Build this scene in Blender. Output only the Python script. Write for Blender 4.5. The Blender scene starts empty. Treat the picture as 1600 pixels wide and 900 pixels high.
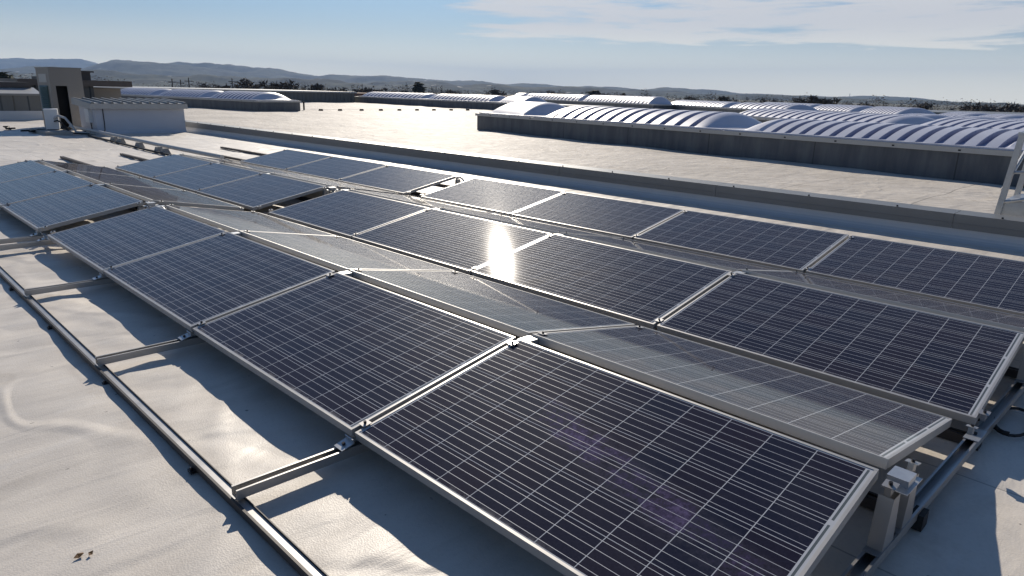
import bpy, math, random
import numpy as np
from mathutils import Matrix, Vector

R = math.radians
scene = bpy.context.scene
COL = scene.collection

# ------------------------------------------------------------------ camera
PITCH, YAW, ROLL = -0.2796, 0.7918, 0.0237
cd = bpy.data.cameras.new("camera")
cam = bpy.data.objects.new("camera", cd)
COL.objects.link(cam)
_d = Vector((math.cos(PITCH) * math.sin(YAW), math.cos(PITCH) * math.cos(YAW), math.sin(PITCH)))
_r = _d.cross(Vector((0, 0, 1))).normalized()
_u = _r.cross(_d)
_r2 = math.cos(ROLL) * _r + math.sin(ROLL) * _u
_u2 = -math.sin(ROLL) * _r + math.cos(ROLL) * _u
_m = Matrix((( _r2.x, _u2.x, -_d.x, -1.3619), (_r2.y, _u2.y, -_d.y, -0.5481), (_r2.z, _u2.z, -_d.z, 1.5034), (0, 0, 0, 1)))
cam.matrix_world = _m
cd.sensor_width = 36.0
cd.lens = 36.0 * 1066.68 / 1600.0
cd.clip_start = 0.05
cd.clip_end = 90000
scene.camera = cam

# ------------------------------------------------------------------ light
SUN = Vector((0.551, 0.693, 0.466)).normalized()
SUN_EL = math.asin(SUN.z)
SUN_AZ = math.atan2(SUN.x, SUN.y)
sl = bpy.data.lights.new("sun", 'SUN')
sl.energy = 4.35
sl.angle = R(0.53)
sl.color = (1.0, 0.905, 0.775)
so = bpy.data.objects.new("sun", sl)
COL.objects.link(so)
so.rotation_euler = SUN.to_track_quat('Z', 'Y').to_euler()
so.location = (0, 0, 50)

world = bpy.data.worlds.new("World")
scene.world = world
world.use_nodes = True
SKY_STRENGTH = 0.058
EXPOSURE = 0.26
scene.view_settings.view_transform = 'Standard'
scene.view_settings.look = 'None'
scene.view_settings.gamma = 1
scene.view_settings.use_curve_mapping = False
scene.view_settings.exposure = EXPOSURE


class NT:
    """small helper to write node trees"""
    def __init__(self, tree):
        self.t = tree
        self.n = tree.nodes
        self.l = tree.links

    def node(self, typ, **kw):
        x = self.n.new(typ)
        for k, v in kw.items():
            setattr(x, k, v)
        return x

    def put(self, sock, v):
        if v is None:
            return
        if isinstance(v, bpy.types.NodeSocket):
            self.l.new(v, sock)
        elif isinstance(v, bpy.types.Node):
            self.l.new(v.outputs[0], sock)
        else:
            if isinstance(v, (tuple, list)) and len(v) == 3 and sock.type == 'RGBA':
                v = (*v, 1)
            sock.default_value = v

    def math(self, op, a, b=None, c=None, clamp=False):
        x = self.node('ShaderNodeMath', operation=op, use_clamp=clamp)
        for i, v in enumerate((a, b, c)):
            if v is not None:
                self.put(x.inputs[i], v)
        return x.outputs[0]

    def mix(self, f, a, b, blend='MIX'):
        x = self.node('ShaderNodeMix', data_type='RGBA', blend_type=blend)
        self.put(x.inputs[0], f)
        self.put(x.inputs[6], a)
        self.put(x.inputs[7], b)
        return x.outputs[2]

    def ramp(self, f, stops, interp='LINEAR'):
        x = self.node('ShaderNodeValToRGB')
        x.color_ramp.interpolation = interp
        el = x.color_ramp.elements
        while len(el) < len(stops):
            el.new(0.5)
        for e, (p, c) in zip(el, stops):
            e.position = p
            e.color = (*c, 1) if isinstance(c, (tuple, list)) else (c, c, c, 1)
        self.put(x.inputs[0], f)
        return x.outputs[0]

    def noise(self, vec, scale=5.0, detail=2.0, rough=0.5, dist=0.0):
        x = self.node('ShaderNodeTexNoise')
        self.put(x.inputs['Vector'], vec)
        x.inputs['Scale'].default_value = scale
        x.inputs['Detail'].default_value = detail
        x.inputs['Roughness'].default_value = rough
        x.inputs['Distortion'].default_value = dist
        return x.outputs[0]

    def smooth(self, v, a, b):
        x = self.node('ShaderNodeMapRange', interpolation_type='SMOOTHSTEP')
        self.put(x.inputs[0], v)
        x.inputs[1].default_value = a
        x.inputs[2].default_value = b
        return x.outputs[0]

    def scalev(self, vec, s):
        x = self.node('ShaderNodeVectorMath', operation='MULTIPLY')
        self.put(x.inputs[0], vec)
        x.inputs[1].default_value = s
        return x.outputs[0]

    def sep(self, vec):
        x = self.node('ShaderNodeSeparateXYZ')
        self.put(x.inputs[0], vec)
        return x.outputs

    def comb(self, a, b, c):
        x = self.node('ShaderNodeCombineXYZ')
        self.put(x.inputs[0], a); self.put(x.inputs[1], b); self.put(x.inputs[2], c)
        return x.outputs[0]

    def bump(self, h, strength=0.3, dist=0.01):
        x = self.node('ShaderNodeBump')
        x.inputs['Strength'].default_value = strength
        x.inputs['Distance'].default_value = dist
        self.put(x.inputs['Height'], h)
        return x.outputs[0]


# ---- sky: physical sky plus streaks of high cloud, a function of direction only
w = NT(world.node_tree)
for x in list(w.n):
    w.n.remove(x)
sky = w.node('ShaderNodeTexSky', sky_type='NISHITA')
sky.sun_disc = False
sky.sun_elevation = SUN_EL
sky.sun_rotation = SUN_AZ
sky.altitude = 100
sky.air_density = 1.0
sky.dust_density = 0.25
sky.ozone_density = 2.5
tc = w.node('ShaderNodeTexCoord')
gx, gy, gz = w.sep(tc.outputs['Generated'])
az = w.math('ARCTAN2', gx, gy)
el = w.math('ARCSINE', gz)
# radians; the streaks are long sideways and thin upwards
v1 = w.comb(w.math('MULTIPLY', az, 5.0), w.math('MULTIPLY', el, 58.0), 3.7)
n1 = w.noise(v1, 1.0, 7.0, 0.58, 0.35)
v2 = w.comb(w.math('MULTIPLY', az, 16.0), w.math('MULTIPLY', el, 150.0), 9.1)
n2 = w.noise(v2, 1.0, 5.0, 0.6, 0.2)
nn = w.math('ADD', w.math('MULTIPLY', n1, 0.72), w.math('MULTIPLY', n2, 0.28))
band = w.math('MULTIPLY', w.smooth(el, 0.042, 0.075), w.math('SUBTRACT', 1.0, w.smooth(el, 0.125, 0.20)))
side = w.smooth(az, 0.64, 0.84)
bank = w.math('MULTIPLY', band, side)
thr = w.math('ADD', w.math('MULTIPLY', bank, 0.25), nn)
cloud = w.smooth(thr, 0.575, 0.76)
veil = w.math('MULTIPLY', w.math('SUBTRACT', 1.0, w.smooth(el, 0.0, 0.13)), w.smooth(n1, 0.36, 0.75))
veil = w.math('MULTIPLY', veil, w.math('ADD', 0.20, w.math('MULTIPLY', side, 0.40)))
hor = w.math('POWER', w.math('SUBTRACT', 1.0, w.smooth(el, -0.02, 0.15)), 1.5)
veil = w.math('MAXIMUM', veil, w.math('MULTIPLY', hor, 0.95))
cl = w.math('MAXIMUM', w.math('MULTIPLY', cloud, 0.85), veil)
skyc = w.mix(1.0, sky.outputs[0], (0.72, 0.89, 1.06), 'MULTIPLY')
CLOUD = (11.9, 11.4, 11.0)
col = w.mix(cl, skyc, w.mix(w.smooth(el, 0.02, 0.10), (24.0, 22.0, 16.8), CLOUD))
bg = w.node('ShaderNodeBackground')
w.put(bg.inputs[0], col)
bg.inputs[1].default_value = SKY_STRENGTH
wo = w.node('ShaderNodeOutputWorld')
w.l.new(bg.outputs[0], wo.inputs[0])

# ------------------------------------------------------------------ materials
def material(name):
    m = bpy.data.materials.new(name)
    m.use_nodes = True
    t = NT(m.node_tree)
    b = t.n.get('Principled BSDF')
    return m, t, b


def plain(name, color, rough=0.5, metal=0.0, var=0.12, scale=6.0, bump=0.0, spec=0.5):
    m, t, b = material(name)
    c = t.node('ShaderNodeTexCoord')
    n = t.noise(c.outputs['Object'], scale, 5, 0.6)
    lo = tuple(max(0, x * (1 - var)) for x in color)
    hi = tuple(min(1, x * (1 + var)) for x in color)
    t.put(b.inputs['Base Color'], t.mix(n, lo, hi))
    b.inputs['Metallic'].default_value = metal
    t.put(b.inputs['Roughness'], t.math('ADD', rough - 0.07, t.math('MULTIPLY', n, 0.14)))
    b.inputs['Specular IOR Level'].default_value = spec
    if bump:
        t.put(b.inputs['Normal'], t.bump(t.noise(c.outputs['Object'], scale * 12, 3), bump, 0.004))
    return m


def roof_material(name, base, far):
    m, t, b = material(name)
    g = t.node('ShaderNodeNewGeometry')
    P = g.outputs['Position']
    px, py, pz = t.sep(P)
    n_big = t.noise(P, 0.35, 4, 0.6)
    n_mid = t.noise(P, 2.6, 5, 0.62)
    n_fine = t.noise(P, 60, 3, 0.6)
    c = t.mix(t.smooth(n_big, 0.3, 0.7), tuple(x * 0.88 for x in base), tuple(min(1, x * 1.07) for x in base))
    # brownish silt where water has stood
    stain = t.math('MULTIPLY', t.smooth(n_mid, 0.55, 0.72), t.smooth(t.noise(P, 0.9, 3), 0.45, 0.62))
    c = t.mix(t.math('MULTIPLY', stain, 0.60), c, (0.36, 0.30, 0.23))
    fold = t.noise(t.scalev(P, (0.6, 1.5, 1) if not far else (1.5, 0.7, 1)), 1.7 if not far else 2.2, 6, 0.68, 0.9)
    c = t.mix(t.math('MULTIPLY', t.smooth(fold, 0.50, 0.68), 0.30), c, (0.40, 0.355, 0.30))
    c = t.mix(t.math('MULTIPLY', t.smooth(fold, 0.47, 0.30), 0.30), c, (0.70, 0.675, 0.64))
    # tide marks left by drying puddles
    pud = t.noise(P, 0.55, 3, 0.5, 0.4)
    ring = t.math('SUBTRACT', 1.0, t.smooth(t.math('ABSOLUTE', t.math('SUBTRACT', pud, 0.60)), 0.0, 0.012))
    c = t.mix(t.math('MULTIPLY', ring, 0.22), c, (0.30, 0.25, 0.20))
    c = t.mix(t.math('MULTIPLY', t.smooth(pud, 0.60, 0.66), 0.16), c, (0.38, 0.33, 0.28))
    specks = t.smooth(t.noise(P, 22, 2, 0.5), 0.735, 0.78)
    c = t.mix(t.math('MULTIPLY', specks, 0.75), c, (0.10, 0.085, 0.07))
    c = t.mix(t.math('MULTIPLY', t.smooth(n_fine, 0.45, 0.75), 0.12), c, (0.25, 0.23, 0.2))
    # welded seams
    co = py if far else px
    wob = t.math('MULTIPLY', t.noise(P, 0.8, 2), 0.04)
    if far:
        fr = t.math('FRACT', t.math('DIVIDE', t.math('ADD', t.math('ADD', py, 40.0 - 2.49), wob), 2.1))
        edge = t.math('MULTIPLY', t.math('ABSOLUTE', t.math('SUBTRACT', fr, 0.0095)), 2.1)
    else:
        fr = t.math('FRACT', t.math('DIVIDE', t.math('ADD', t.math('ADD', px, 40.0 - 1.31), wob), 0.9))
        edge = t.math('MULTIPLY', t.math('ABSOLUTE', t.math('SUBTRACT', fr, 0.022)), 0.9)
    edge = edge if far else t.math('ADD', edge, t.math('MULTIPLY', t.math('LESS_THAN', px, 0.5), 1.0))
    line = t.math('SUBTRACT', 1.0, t.smooth(edge, 0.001, 0.007 if not far else 0.02))
    c = t.mix(t.math('MULTIPLY', line, 0.55), c, (0.10, 0.09, 0.085))
    t.put(b.inputs['Base Color'], c)
    t.put(b.inputs['Roughness'], t.math('ADD', 0.52 if far else 0.40, t.math('MULTIPLY', n_mid, 0.2)))
    b.inputs['Specular IOR Level'].default_value = 0.05 if far else 0.42
    # embossed weave and wrinkles
    vo = t.node('ShaderNodeTexVoronoi')
    t.put(vo.inputs['Vector'], P)
    vo.inputs['Scale'].default_value = 150
    h = t.math('MULTIPLY', vo.outputs['Distance'], 0.0006)
    soft = t.noise(t.scalev(P, (0.7, 1.5, 1)), 1.9, 1.5, 0.45, 0.7)
    h = t.math('ADD', h, t.math('MULTIPLY', soft, 0.032))
    crease = t.math('ABSOLUTE', t.math('SUBTRACT', t.noise(P, 0.62, 2, 0.45, 0.5), 0.5))
    h = t.math('ADD', h, t.math('MULTIPLY', t.math('SUBTRACT', 1.0, t.smooth(crease, 0.0, 0.035)), 0.006))
    if far:
        st = t.noise(t.scalev(P, (1.0, 0.55, 1)), 1.3, 4, 0.6, 0.8)
        st2 = t.noise(t.scalev(P, (1.6, 0.8, 1)), 4.0, 3, 0.6, 0.4)
        h = t.math('ADD', h, t.math('ADD', t.math('MULTIPLY', st, 0.07), t.math('MULTIPLY', st2, 0.030)))
    else:
        st = t.noise(t.scalev(P, (0.45, 2.0, 1)), 3.2, 4, 0.5, 0.6)
        h = t.math('ADD', h, t.math('MULTIPLY', st, 0.010))
    h = t.math('ADD', h, t.math('MULTIPLY', t.smooth(edge, 0.0, 0.03), 0.0025))
    bp = t.node('ShaderNodeBump')
    bp.inputs['Strength'].default_value = 0.8
    bp.inputs['Distance'].default_value = 1.0
    t.put(bp.inputs['Height'], h)
    t.put(b.inputs['Normal'], bp.outputs[0])
    return m


PL, PW, PT = 1.6891, 0.9815, 0.038     # panel length, width, frame depth
LIP = 0.011
TILT = 0.1795


def cell_material():
    """polycrystalline module under glass; UV is in metres"""
    m, t, b = material("solar_cells")
    uv = t.node('ShaderNodeUVMap')
    uv.uv_map = "UVMap"
    x, y, _ = t.sep(uv.outputs[0])            # x along the panel, y up the slope
    oi = t.node('ShaderNodeObjectInfo')
    mx0, mx1 = 0.020, 0.034                   # white margins at the two short ends
    my = 0.016
    cx = (PL - mx0 - mx1) / 10
    cy = (PW - 2 * my) / 6
    sx = t.math('DIVIDE', t.math('SUBTRACT', x, mx1), cx)
    sy = t.math('DIVIDE', t.math('SUBTRACT', y, my), cy)
    fx, fy = t.math('FRACT', sx), t.math('FRACT', sy)
    ix, iy = t.math('FLOOR', sx), t.math('FLOOR', sy)
    dx = t.math('MULTIPLY', t.math('SUBTRACT', 0.5, t.math('ABSOLUTE', t.math('SUBTRACT', fx, 0.5))), cx)
    dy = t.math('MULTIPLY', t.math('SUBTRACT', 0.5, t.math('ABSOLUTE', t.math('SUBTRACT', fy, 0.5))), cy)
    gap = t.math('MAXIMUM', t.math('LESS_THAN', dx, 0.0015), t.math('LESS_THAN', dy, 0.0013))
    out = t.math('MAXIMUM', t.math('MAXIMUM', t.math('LESS_THAN', sx, 0.0), t.math('GREATER_THAN', sx, 10.0)),
                 t.math('MAXIMUM', t.math('LESS_THAN', sy, 0.0), t.math('GREATER_THAN', sy, 6.0)))
    white = t.math('MAXIMUM', gap, out)
    # four busbars per cell, along the panel
    fb = t.math('FRACT', t.math('MULTIPLY', fy, 4.0))
    bus = t.math('LESS_THAN', t.math('ABSOLUTE', t.math('SUBTRACT', fb, 0.5)), 0.0009 / (cy / 4))
    bus = t.math('MULTIPLY', bus, t.math('SUBTRACT', 1.0, out))
    # cross-connection ribbons in the wide margin
    inr = t.math('MULTIPLY', t.math('GREATER_THAN', x, mx1 - 0.0135), t.math('LESS_THAN', x, mx1 - 0.0055))
    fr2 = t.math('FRACT', t.math('ADD', t.math('MULTIPLY', t.math('DIVIDE', y, PW), 3.0), 0.02))
    rib = t.math('MULTIPLY', inr, t.math('MULTIPLY', t.math('GREATER_THAN', fr2, 0.04), t.math('LESS_THAN', fr2, 0.96)))
    # crystal flakes and a tone for each cell
    wn = t.node('ShaderNodeTexWhiteNoise', noise_dimensions='3D')
    t.put(wn.inputs[0], t.comb(ix, iy, t.math('MULTIPLY', oi.outputs['Random'], 97.0)))
    vo = t.node('ShaderNodeTexVoronoi')
    t.put(vo.inputs['Vector'], t.comb(x, y, oi.outputs['Random']))
    vo.inputs['Scale'].default_value = 170
    flake = t.sep(vo.outputs['Color'])[0]
    cool = (0.0060, 0.0080, 0.0225)
    warm = (0.0150, 0.0090, 0.0180)
    c = t.mix(wn.outputs[0], cool, warm)
    c = t.mix(t.math('MULTIPLY', flake, 0.50), c, (0.021, 0.019, 0.037))
    c = t.mix(t.math('MULTIPLY', oi.outputs['Random'], 0.35), c, (0.020, 0.014, 0.020))
    c = t.mix(bus, c, (0.58, 0.59, 0.62))
    c = t.mix(white, c, (0.48, 0.50, 0.54))
    c = t.mix(rib, c, (0.10, 0.12, 0.13))
    # dust film, thicker along the low edge, and the smear left on one panel
    g = t.node('ShaderNodeNewGeometry')
    P = g.outputs['Position']
    dn = t.noise(P, 3.0, 5, 0.65)
    dust = t.math('ADD', 0.009, t.math('MULTIPLY', t.smooth(dn, 0.42, 0.75), 0.018))
    low = t.math('SUBTRACT', 1.0, t.smooth(y, 0.004, 0.045))
    low = t.math('MULTIPLY', low, t.smooth(t.noise(P, 14, 4, 0.7), 0.42, 0.68))
    dust = t.math('ADD', dust, t.math('MULTIPLY', low, 0.35))
    wx, wy, wz = t.sep(P)
    # distance to the smear, a straight line across the panel nearest the camera
    ax, ay, bx, by = 0.60, 1.22, 0.28, 0.06
    ux, uy = bx - ax, by - ay
    L2 = math.hypot(ux, uy)
    ux, uy = ux / L2, uy / L2
    qx, qy = t.math('SUBTRACT', wx, ax), t.math('SUBTRACT', wy, ay)
    al = t.math('ADD', t.math('MULTIPLY', qx, ux), t.math('MULTIPLY', qy, uy))
    ac = t.math('ABSOLUTE', t.math('SUBTRACT', t.math('MULTIPLY', qx, uy), t.math('MULTIPLY', qy, ux)))
    sm = t.math('MULTIPLY', t.math('SUBTRACT', 1.0, t.smooth(ac, 0.02, 0.12)),
                t.math('MULTIPLY', t.smooth(al, -0.1, 0.2), t.math('SUBTRACT', 1.0, t.smooth(al, L2, L2 + 0.15))))
    sn = t.noise(P, 9, 6, 0.75)
    sm = t.math('MULTIPLY', sm, t.smooth(sn, 0.36, 0.66))
    sm = t.math('MULTIPLY', sm, t.math('ADD', 0.25, t.math('MULTIPLY', wn.outputs[0], 0.75)))
    sm = t.math('MULTIPLY', sm, t.smooth(t.noise(P, 60, 3, 0.7), 0.15, 0.85))
    dust = t.math('ADD', dust, t.math('MULTIPLY', sm, 0.80))
    spot = t.smooth(t.noise(P, 38, 2, 0.5), 0.77, 0.80)
    dust = t.math('ADD', dust, t.math('MULTIPLY', spot, 0.25))
    dust = t.math('MINIMUM', dust, 0.8)
    dp = t.node('ShaderNodeVectorMath', operation='DOT_PRODUCT')
    t.l.new(g.outputs['Normal'], dp.inputs[0]); t.l.new(g.outputs['Incoming'], dp.inputs[1])
    path = t.math('DIVIDE', 1.0, t.math('MAXIMUM', t.math('ABSOLUTE', dp.outputs['Value']), 0.08))
    dust = t.math('SUBTRACT', 1.0, t.math('POWER', t.math('SUBTRACT', 1.0, dust), path))
    c = t.mix(dust, c, t.mix(t.smooth(sm, 0.0, 0.15), (0.31, 0.30, 0.30), (0.16, 0.13, 0.25)))
    t.put(b.inputs['Base Color'], c)
    b.inputs['Specular IOR Level'].default_value = 0.0
    b.inputs['Roughness'].default_value = 0.6
    b.inputs['Sheen Weight'].default_value = 0.05
    b.inputs['Sheen Roughness'].default_value = 0.35
    b.inputs['Sheen Tint'].default_value = (0.80, 0.76, 0.72, 1)
    hn = t.noise(P, 420, 1, 0.5)
    nrm = t.bump(hn, 0.012, 0.0008)
    t.put(b.inputs['Normal'], nrm)
    fr = t.node('ShaderNodeFresnel')
    fr.inputs['IOR'].default_value = 1.45
    g1 = t.node('ShaderNodeBsdfAnisotropic', distribution='GGX')
    t.put(g1.inputs['Roughness'], t.math('ADD', 0.016, t.math('MULTIPLY', dn, 0.012)))
    t.put(g1.inputs['Normal'], nrm)
    g2 = t.node('ShaderNodeBsdfAnisotropic', distribution='BECKMANN')
    g2.inputs['Roughness'].default_value = 0.42
    t.put(g2.inputs['Normal'], nrm)
    g3 = t.node('ShaderNodeBsdfAnisotropic', distribution='GGX')
    g3.inputs['Roughness'].default_value = 0.105
    t.put(g3.inputs['Normal'], nrm)
    gt = t.node('ShaderNodeMixShader')
    gt.inputs[0].default_value = 0.035
    t.l.new(g1.outputs[0], gt.inputs[1]); t.l.new(g3.outputs[0], gt.inputs[2])
    gm = t.node('ShaderNodeMixShader')
    t.put(gm.inputs[0], t.math('ADD', 0.030, t.math('MULTIPLY', bus, 0.30)))
    t.l.new(gt.outputs[0], gm.inputs[1]); t.l.new(g2.outputs[0], gm.inputs[2])
    mx = t.node('ShaderNodeMixShader')
    t.put(mx.inputs[0], t.math('MINIMUM', t.math('ADD', t.math('MULTIPLY', fr.outputs[0], t.math('MULTIPLY', 0.88, t.math('SUBTRACT', 1.0, dust))), t.math('MULTIPLY', bus, 0.10)), 1.0))
    t.l.new(b.outputs[0], mx.inputs[1]); t.l.new(gm.outputs[0], mx.inputs[2])
    out_ = [x for x in t.n if x.type == 'OUTPUT_MATERIAL'][0]
    t.l.new(mx.outputs[0], out_.inputs['Surface'])
    return m


M = {}
M['alu'] = plain('anodised_aluminium', (0.46, 0.45, 0.435), 0.42, 0.45, 0.08, 9)
M['alu_dull'] = plain('weathered_aluminium', (0.42, 0.41, 0.40), 0.42, 0.8, 0.15, 7)
M['tray'] = plain('dull_brown_profile', (0.055, 0.048, 0.045), 0.5, 0.2, 0.2, 5)
M['galv'] = plain('galvanised_steel', (0.50, 0.51, 0.52), 0.40, 0.85, 0.22, 14)
M['zinc_dark'] = plain('coated_flashing', (0.20, 0.205, 0.205), 0.45, 0.25, 0.15, 3)
M['dark_metal'] = plain('dark_profile', (0.085, 0.075, 0.072), 0.5, 0.5, 0.2, 5)
M['rubber'] = plain('black_rubber', (0.012, 0.012, 0.013), 0.7, 0, 0.3, 9)
M['bolt'] = plain('dark_bolt', (0.03, 0.03, 0.035), 0.4, 0.7, 0.2, 9)
M['backsheet'] = plain('white_backsheet', (0.62, 0.62, 0.62), 0.6, 0, 0.06, 4)
M['cells'] = cell_material()
M['roof_near'] = roof_material('membrane_near', (0.67, 0.615, 0.545), False)
M['roof_far'] = roof_material('membrane_far', (0.62, 0.57, 0.505), True)
M['membrane_wall'] = plain('upstand_membrane', (0.60, 0.59, 0.58), 0.5, 0, 0.10, 1.5, 0.3)
M['grp'] = plain('skylight_polyester', (0.55, 0.565, 0.65), 0.42, 0, 0.16, 1.6)
def curb_material():
    m, t, b = material('curb_cladding')
    c_ = t.node('ShaderNodeTexCoord')
    x, y, z = t.sep(c_.outputs['Object'])
    st = t.noise(t.comb(t.math('MULTIPLY', x, 3.0), t.math('MULTIPLY', y, 3.0), t.math('MULTIPLY', z, 0.5)), 1.0, 5, 0.65)
    big = t.noise(c_.outputs['Object'], 0.7, 4, 0.6)
    c = t.mix(t.smooth(st, 0.35, 0.7), (0.062, 0.072, 0.088), (0.125, 0.135, 0.145))
    c = t.mix(t.math('MULTIPLY', t.smooth(big, 0.5, 0.7), 0.4), c, (0.16, 0.16, 0.155))
    f = t.math('FRACT', t.math('DIVIDE', y, 3.1))
    j = t.math('SUBTRACT', 1.0, t.smooth(t.math('ABSOLUTE', t.math('SUBTRACT', f, 0.5)), 0.003, 0.006))
    c = t.mix(t.math('MULTIPLY', j, 0.8), c, (0.02, 0.022, 0.025))
    t.put(b.inputs['Base Color'], c)
    t.put(b.inputs['Roughness'], t.math('ADD', 0.38, t.math('MULTIPLY', st, 0.25)))
    t.put(b.inputs['Normal'], t.bump(t.noise(c_.outputs['Object'], 1.6, 3), 0.35, 0.05))
    return m


M['grp_valley'] = plain('skylight_valley', (0.23, 0.26, 0.40), 0.42, 0, 0.06, 2.0)  # darker, bluer tone for the valley and side faces of the vaults
M['curb'] = curb_material()
M['white_wall'] = plain('white_render', (0.56, 0.57, 0.61), 0.75, 0, 0.06, 2)
M['beige'] = plain('beige_sheet', (0.23, 0.215, 0.195), 0.55, 0.1, 0.10, 1.2)
M['teal'] = plain('teal_grille', (0.035, 0.09, 0.095), 0.5, 0.1, 0.15, 3)
M['black'] = plain('dark_opening', (0.006, 0.006, 0.007), 0.8, 0, 0.2, 3)
M['white_plastic'] = plain('white_plastic', (0.68, 0.69, 0.69), 0.45, 0, 0.05, 3)
M['conc'] = plain('concrete', (0.36, 0.34, 0.31), 0.85, 0, 0.2, 6, 0.4)
M['bark'] = plain('winter_twigs', (0.10, 0.078, 0.064), 0.9, 0, 0.3, 3)
M['evergreen'] = plain('evergreen_needles', (0.030, 0.042, 0.026), 0.9, 0, 0.4, 2)
M['ivory_pipe'] = plain('insulated_pipe', (0.50, 0.49, 0.47), 0.5, 0, 0.1, 8)
M['red_tile'] = plain('red_brown_roof', (0.20, 0.10, 0.075), 0.8, 0, 0.2, 0.5)
M['leaf'] = plain('dead_leaf', (0.16, 0.075, 0.02), 0.7, 0, 0.35, 40)
M['wood'] = plain('grey_pole', (0.10, 0.09, 0.085), 0.8, 0, 0.2, 2)


def ribbed(name, color, pitch, depth=0.02, rough=0.5, metal=0.2):
    m, t, b = material(name)
    tc_ = t.node('ShaderNodeTexCoord')
    x, y, z = t.sep(tc_.outputs['Object'])
    s = t.math('ADD', x, t.math('MULTIPLY', y, 1.0))
    f = t.math('FRACT', t.math('DIVIDE', s, pitch))
    rib = t.math('MULTIPLY', t.smooth(f, 0.40, 0.48), t.math('SUBTRACT', 1.0, t.smooth(f, 0.86, 0.94)))
    n = t.noise(t.scalev(tc_.outputs['Object'], (1, 1, 0.15)), 1.5, 4, 0.6)
    t.put(b.inputs['Base Color'], t.mix(n, tuple(c * 0.75 for c in color), tuple(c * 1.2 for c in color)))
    b.inputs['Roughness'].default_value = rough
    b.inputs['Metallic'].default_value = metal
    bp = t.node('ShaderNodeBump')
    bp.inputs['Strength'].default_value = 1
    bp.inputs['Distance'].default_value = 1
    t.put(bp.inputs['Height'], t.math('MULTIPLY', rib, depth))
    t.put(b.inputs['Normal'], bp.outputs[0])
    return m


M['cladding'] = ribbed('profiled_cladding', (0.14, 0.145, 0.14), 0.9, 0.08)
M['cladding_dark'] = ribbed('dark_profiled_cladding', (0.055, 0.06, 0.065), 1.2, 0.08)


def field_material():
    m, t, b = material("winter_fields")
    g = t.node('ShaderNodeNewGeometry')
    P = g.outputs['Position']
    vo = t.node('ShaderNodeTexVoronoi')
    t.put(vo.inputs['Vector'], t.scalev(P, (1, 1, 0)))
    vo.inputs['Scale'].default_value = 0.006
    c = t.ramp(t.sep(vo.outputs['Color'])[0], [(0.0, (0.045, 0.06, 0.025)), (0.4, (0.09, 0.085, 0.045)), (0.7, (0.12, 0.10, 0.07)), (1.0, (0.06, 0.075, 0.03))])
    c = t.mix(t.noise(P, 0.02, 5, 0.6), c, (0.055, 0.055, 0.035))
    t.put(b.inputs['Base Color'], c)
    b.inputs['Roughness'].default_value = 0.95
    return m


def hill_material():
    m, t, b = material("wooded_hills")
    g = t.node('ShaderNodeNewGeometry')
    P = g.outputs['Position']
    n = t.noise(t.scalev(P, (1, 1, 3)), 0.0032, 9, 0.7)
    c = t.ramp(n, [(0.32, (0.005, 0.009, 0.008)), (0.47, (0.014, 0.020, 0.014)), (0.56, (0.060, 0.066, 0.038)), (0.70, (0.10, 0.090, 0.062))])
    vo = t.node('ShaderNodeTexVoronoi')
    t.put(vo.inputs['Vector'], P)
    vo.inputs['Scale'].default_value = 0.011
    c = t.mix(t.math('MULTIPLY', t.math('LESS_THAN', vo.outputs['Distance'], 0.16), t.smooth(t.noise(P, 0.0015, 3), 0.52, 0.6)), c, (0.42, 0.40, 0.36))
    t.put(b.inputs['Base Color'], c)
    b.inputs['Roughness'].default_value = 1.0
    b.inputs['Specular IOR Level'].default_value = 0.1
    return m


M['fields'] = field_material()
M['hills'] = hill_material()

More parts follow.
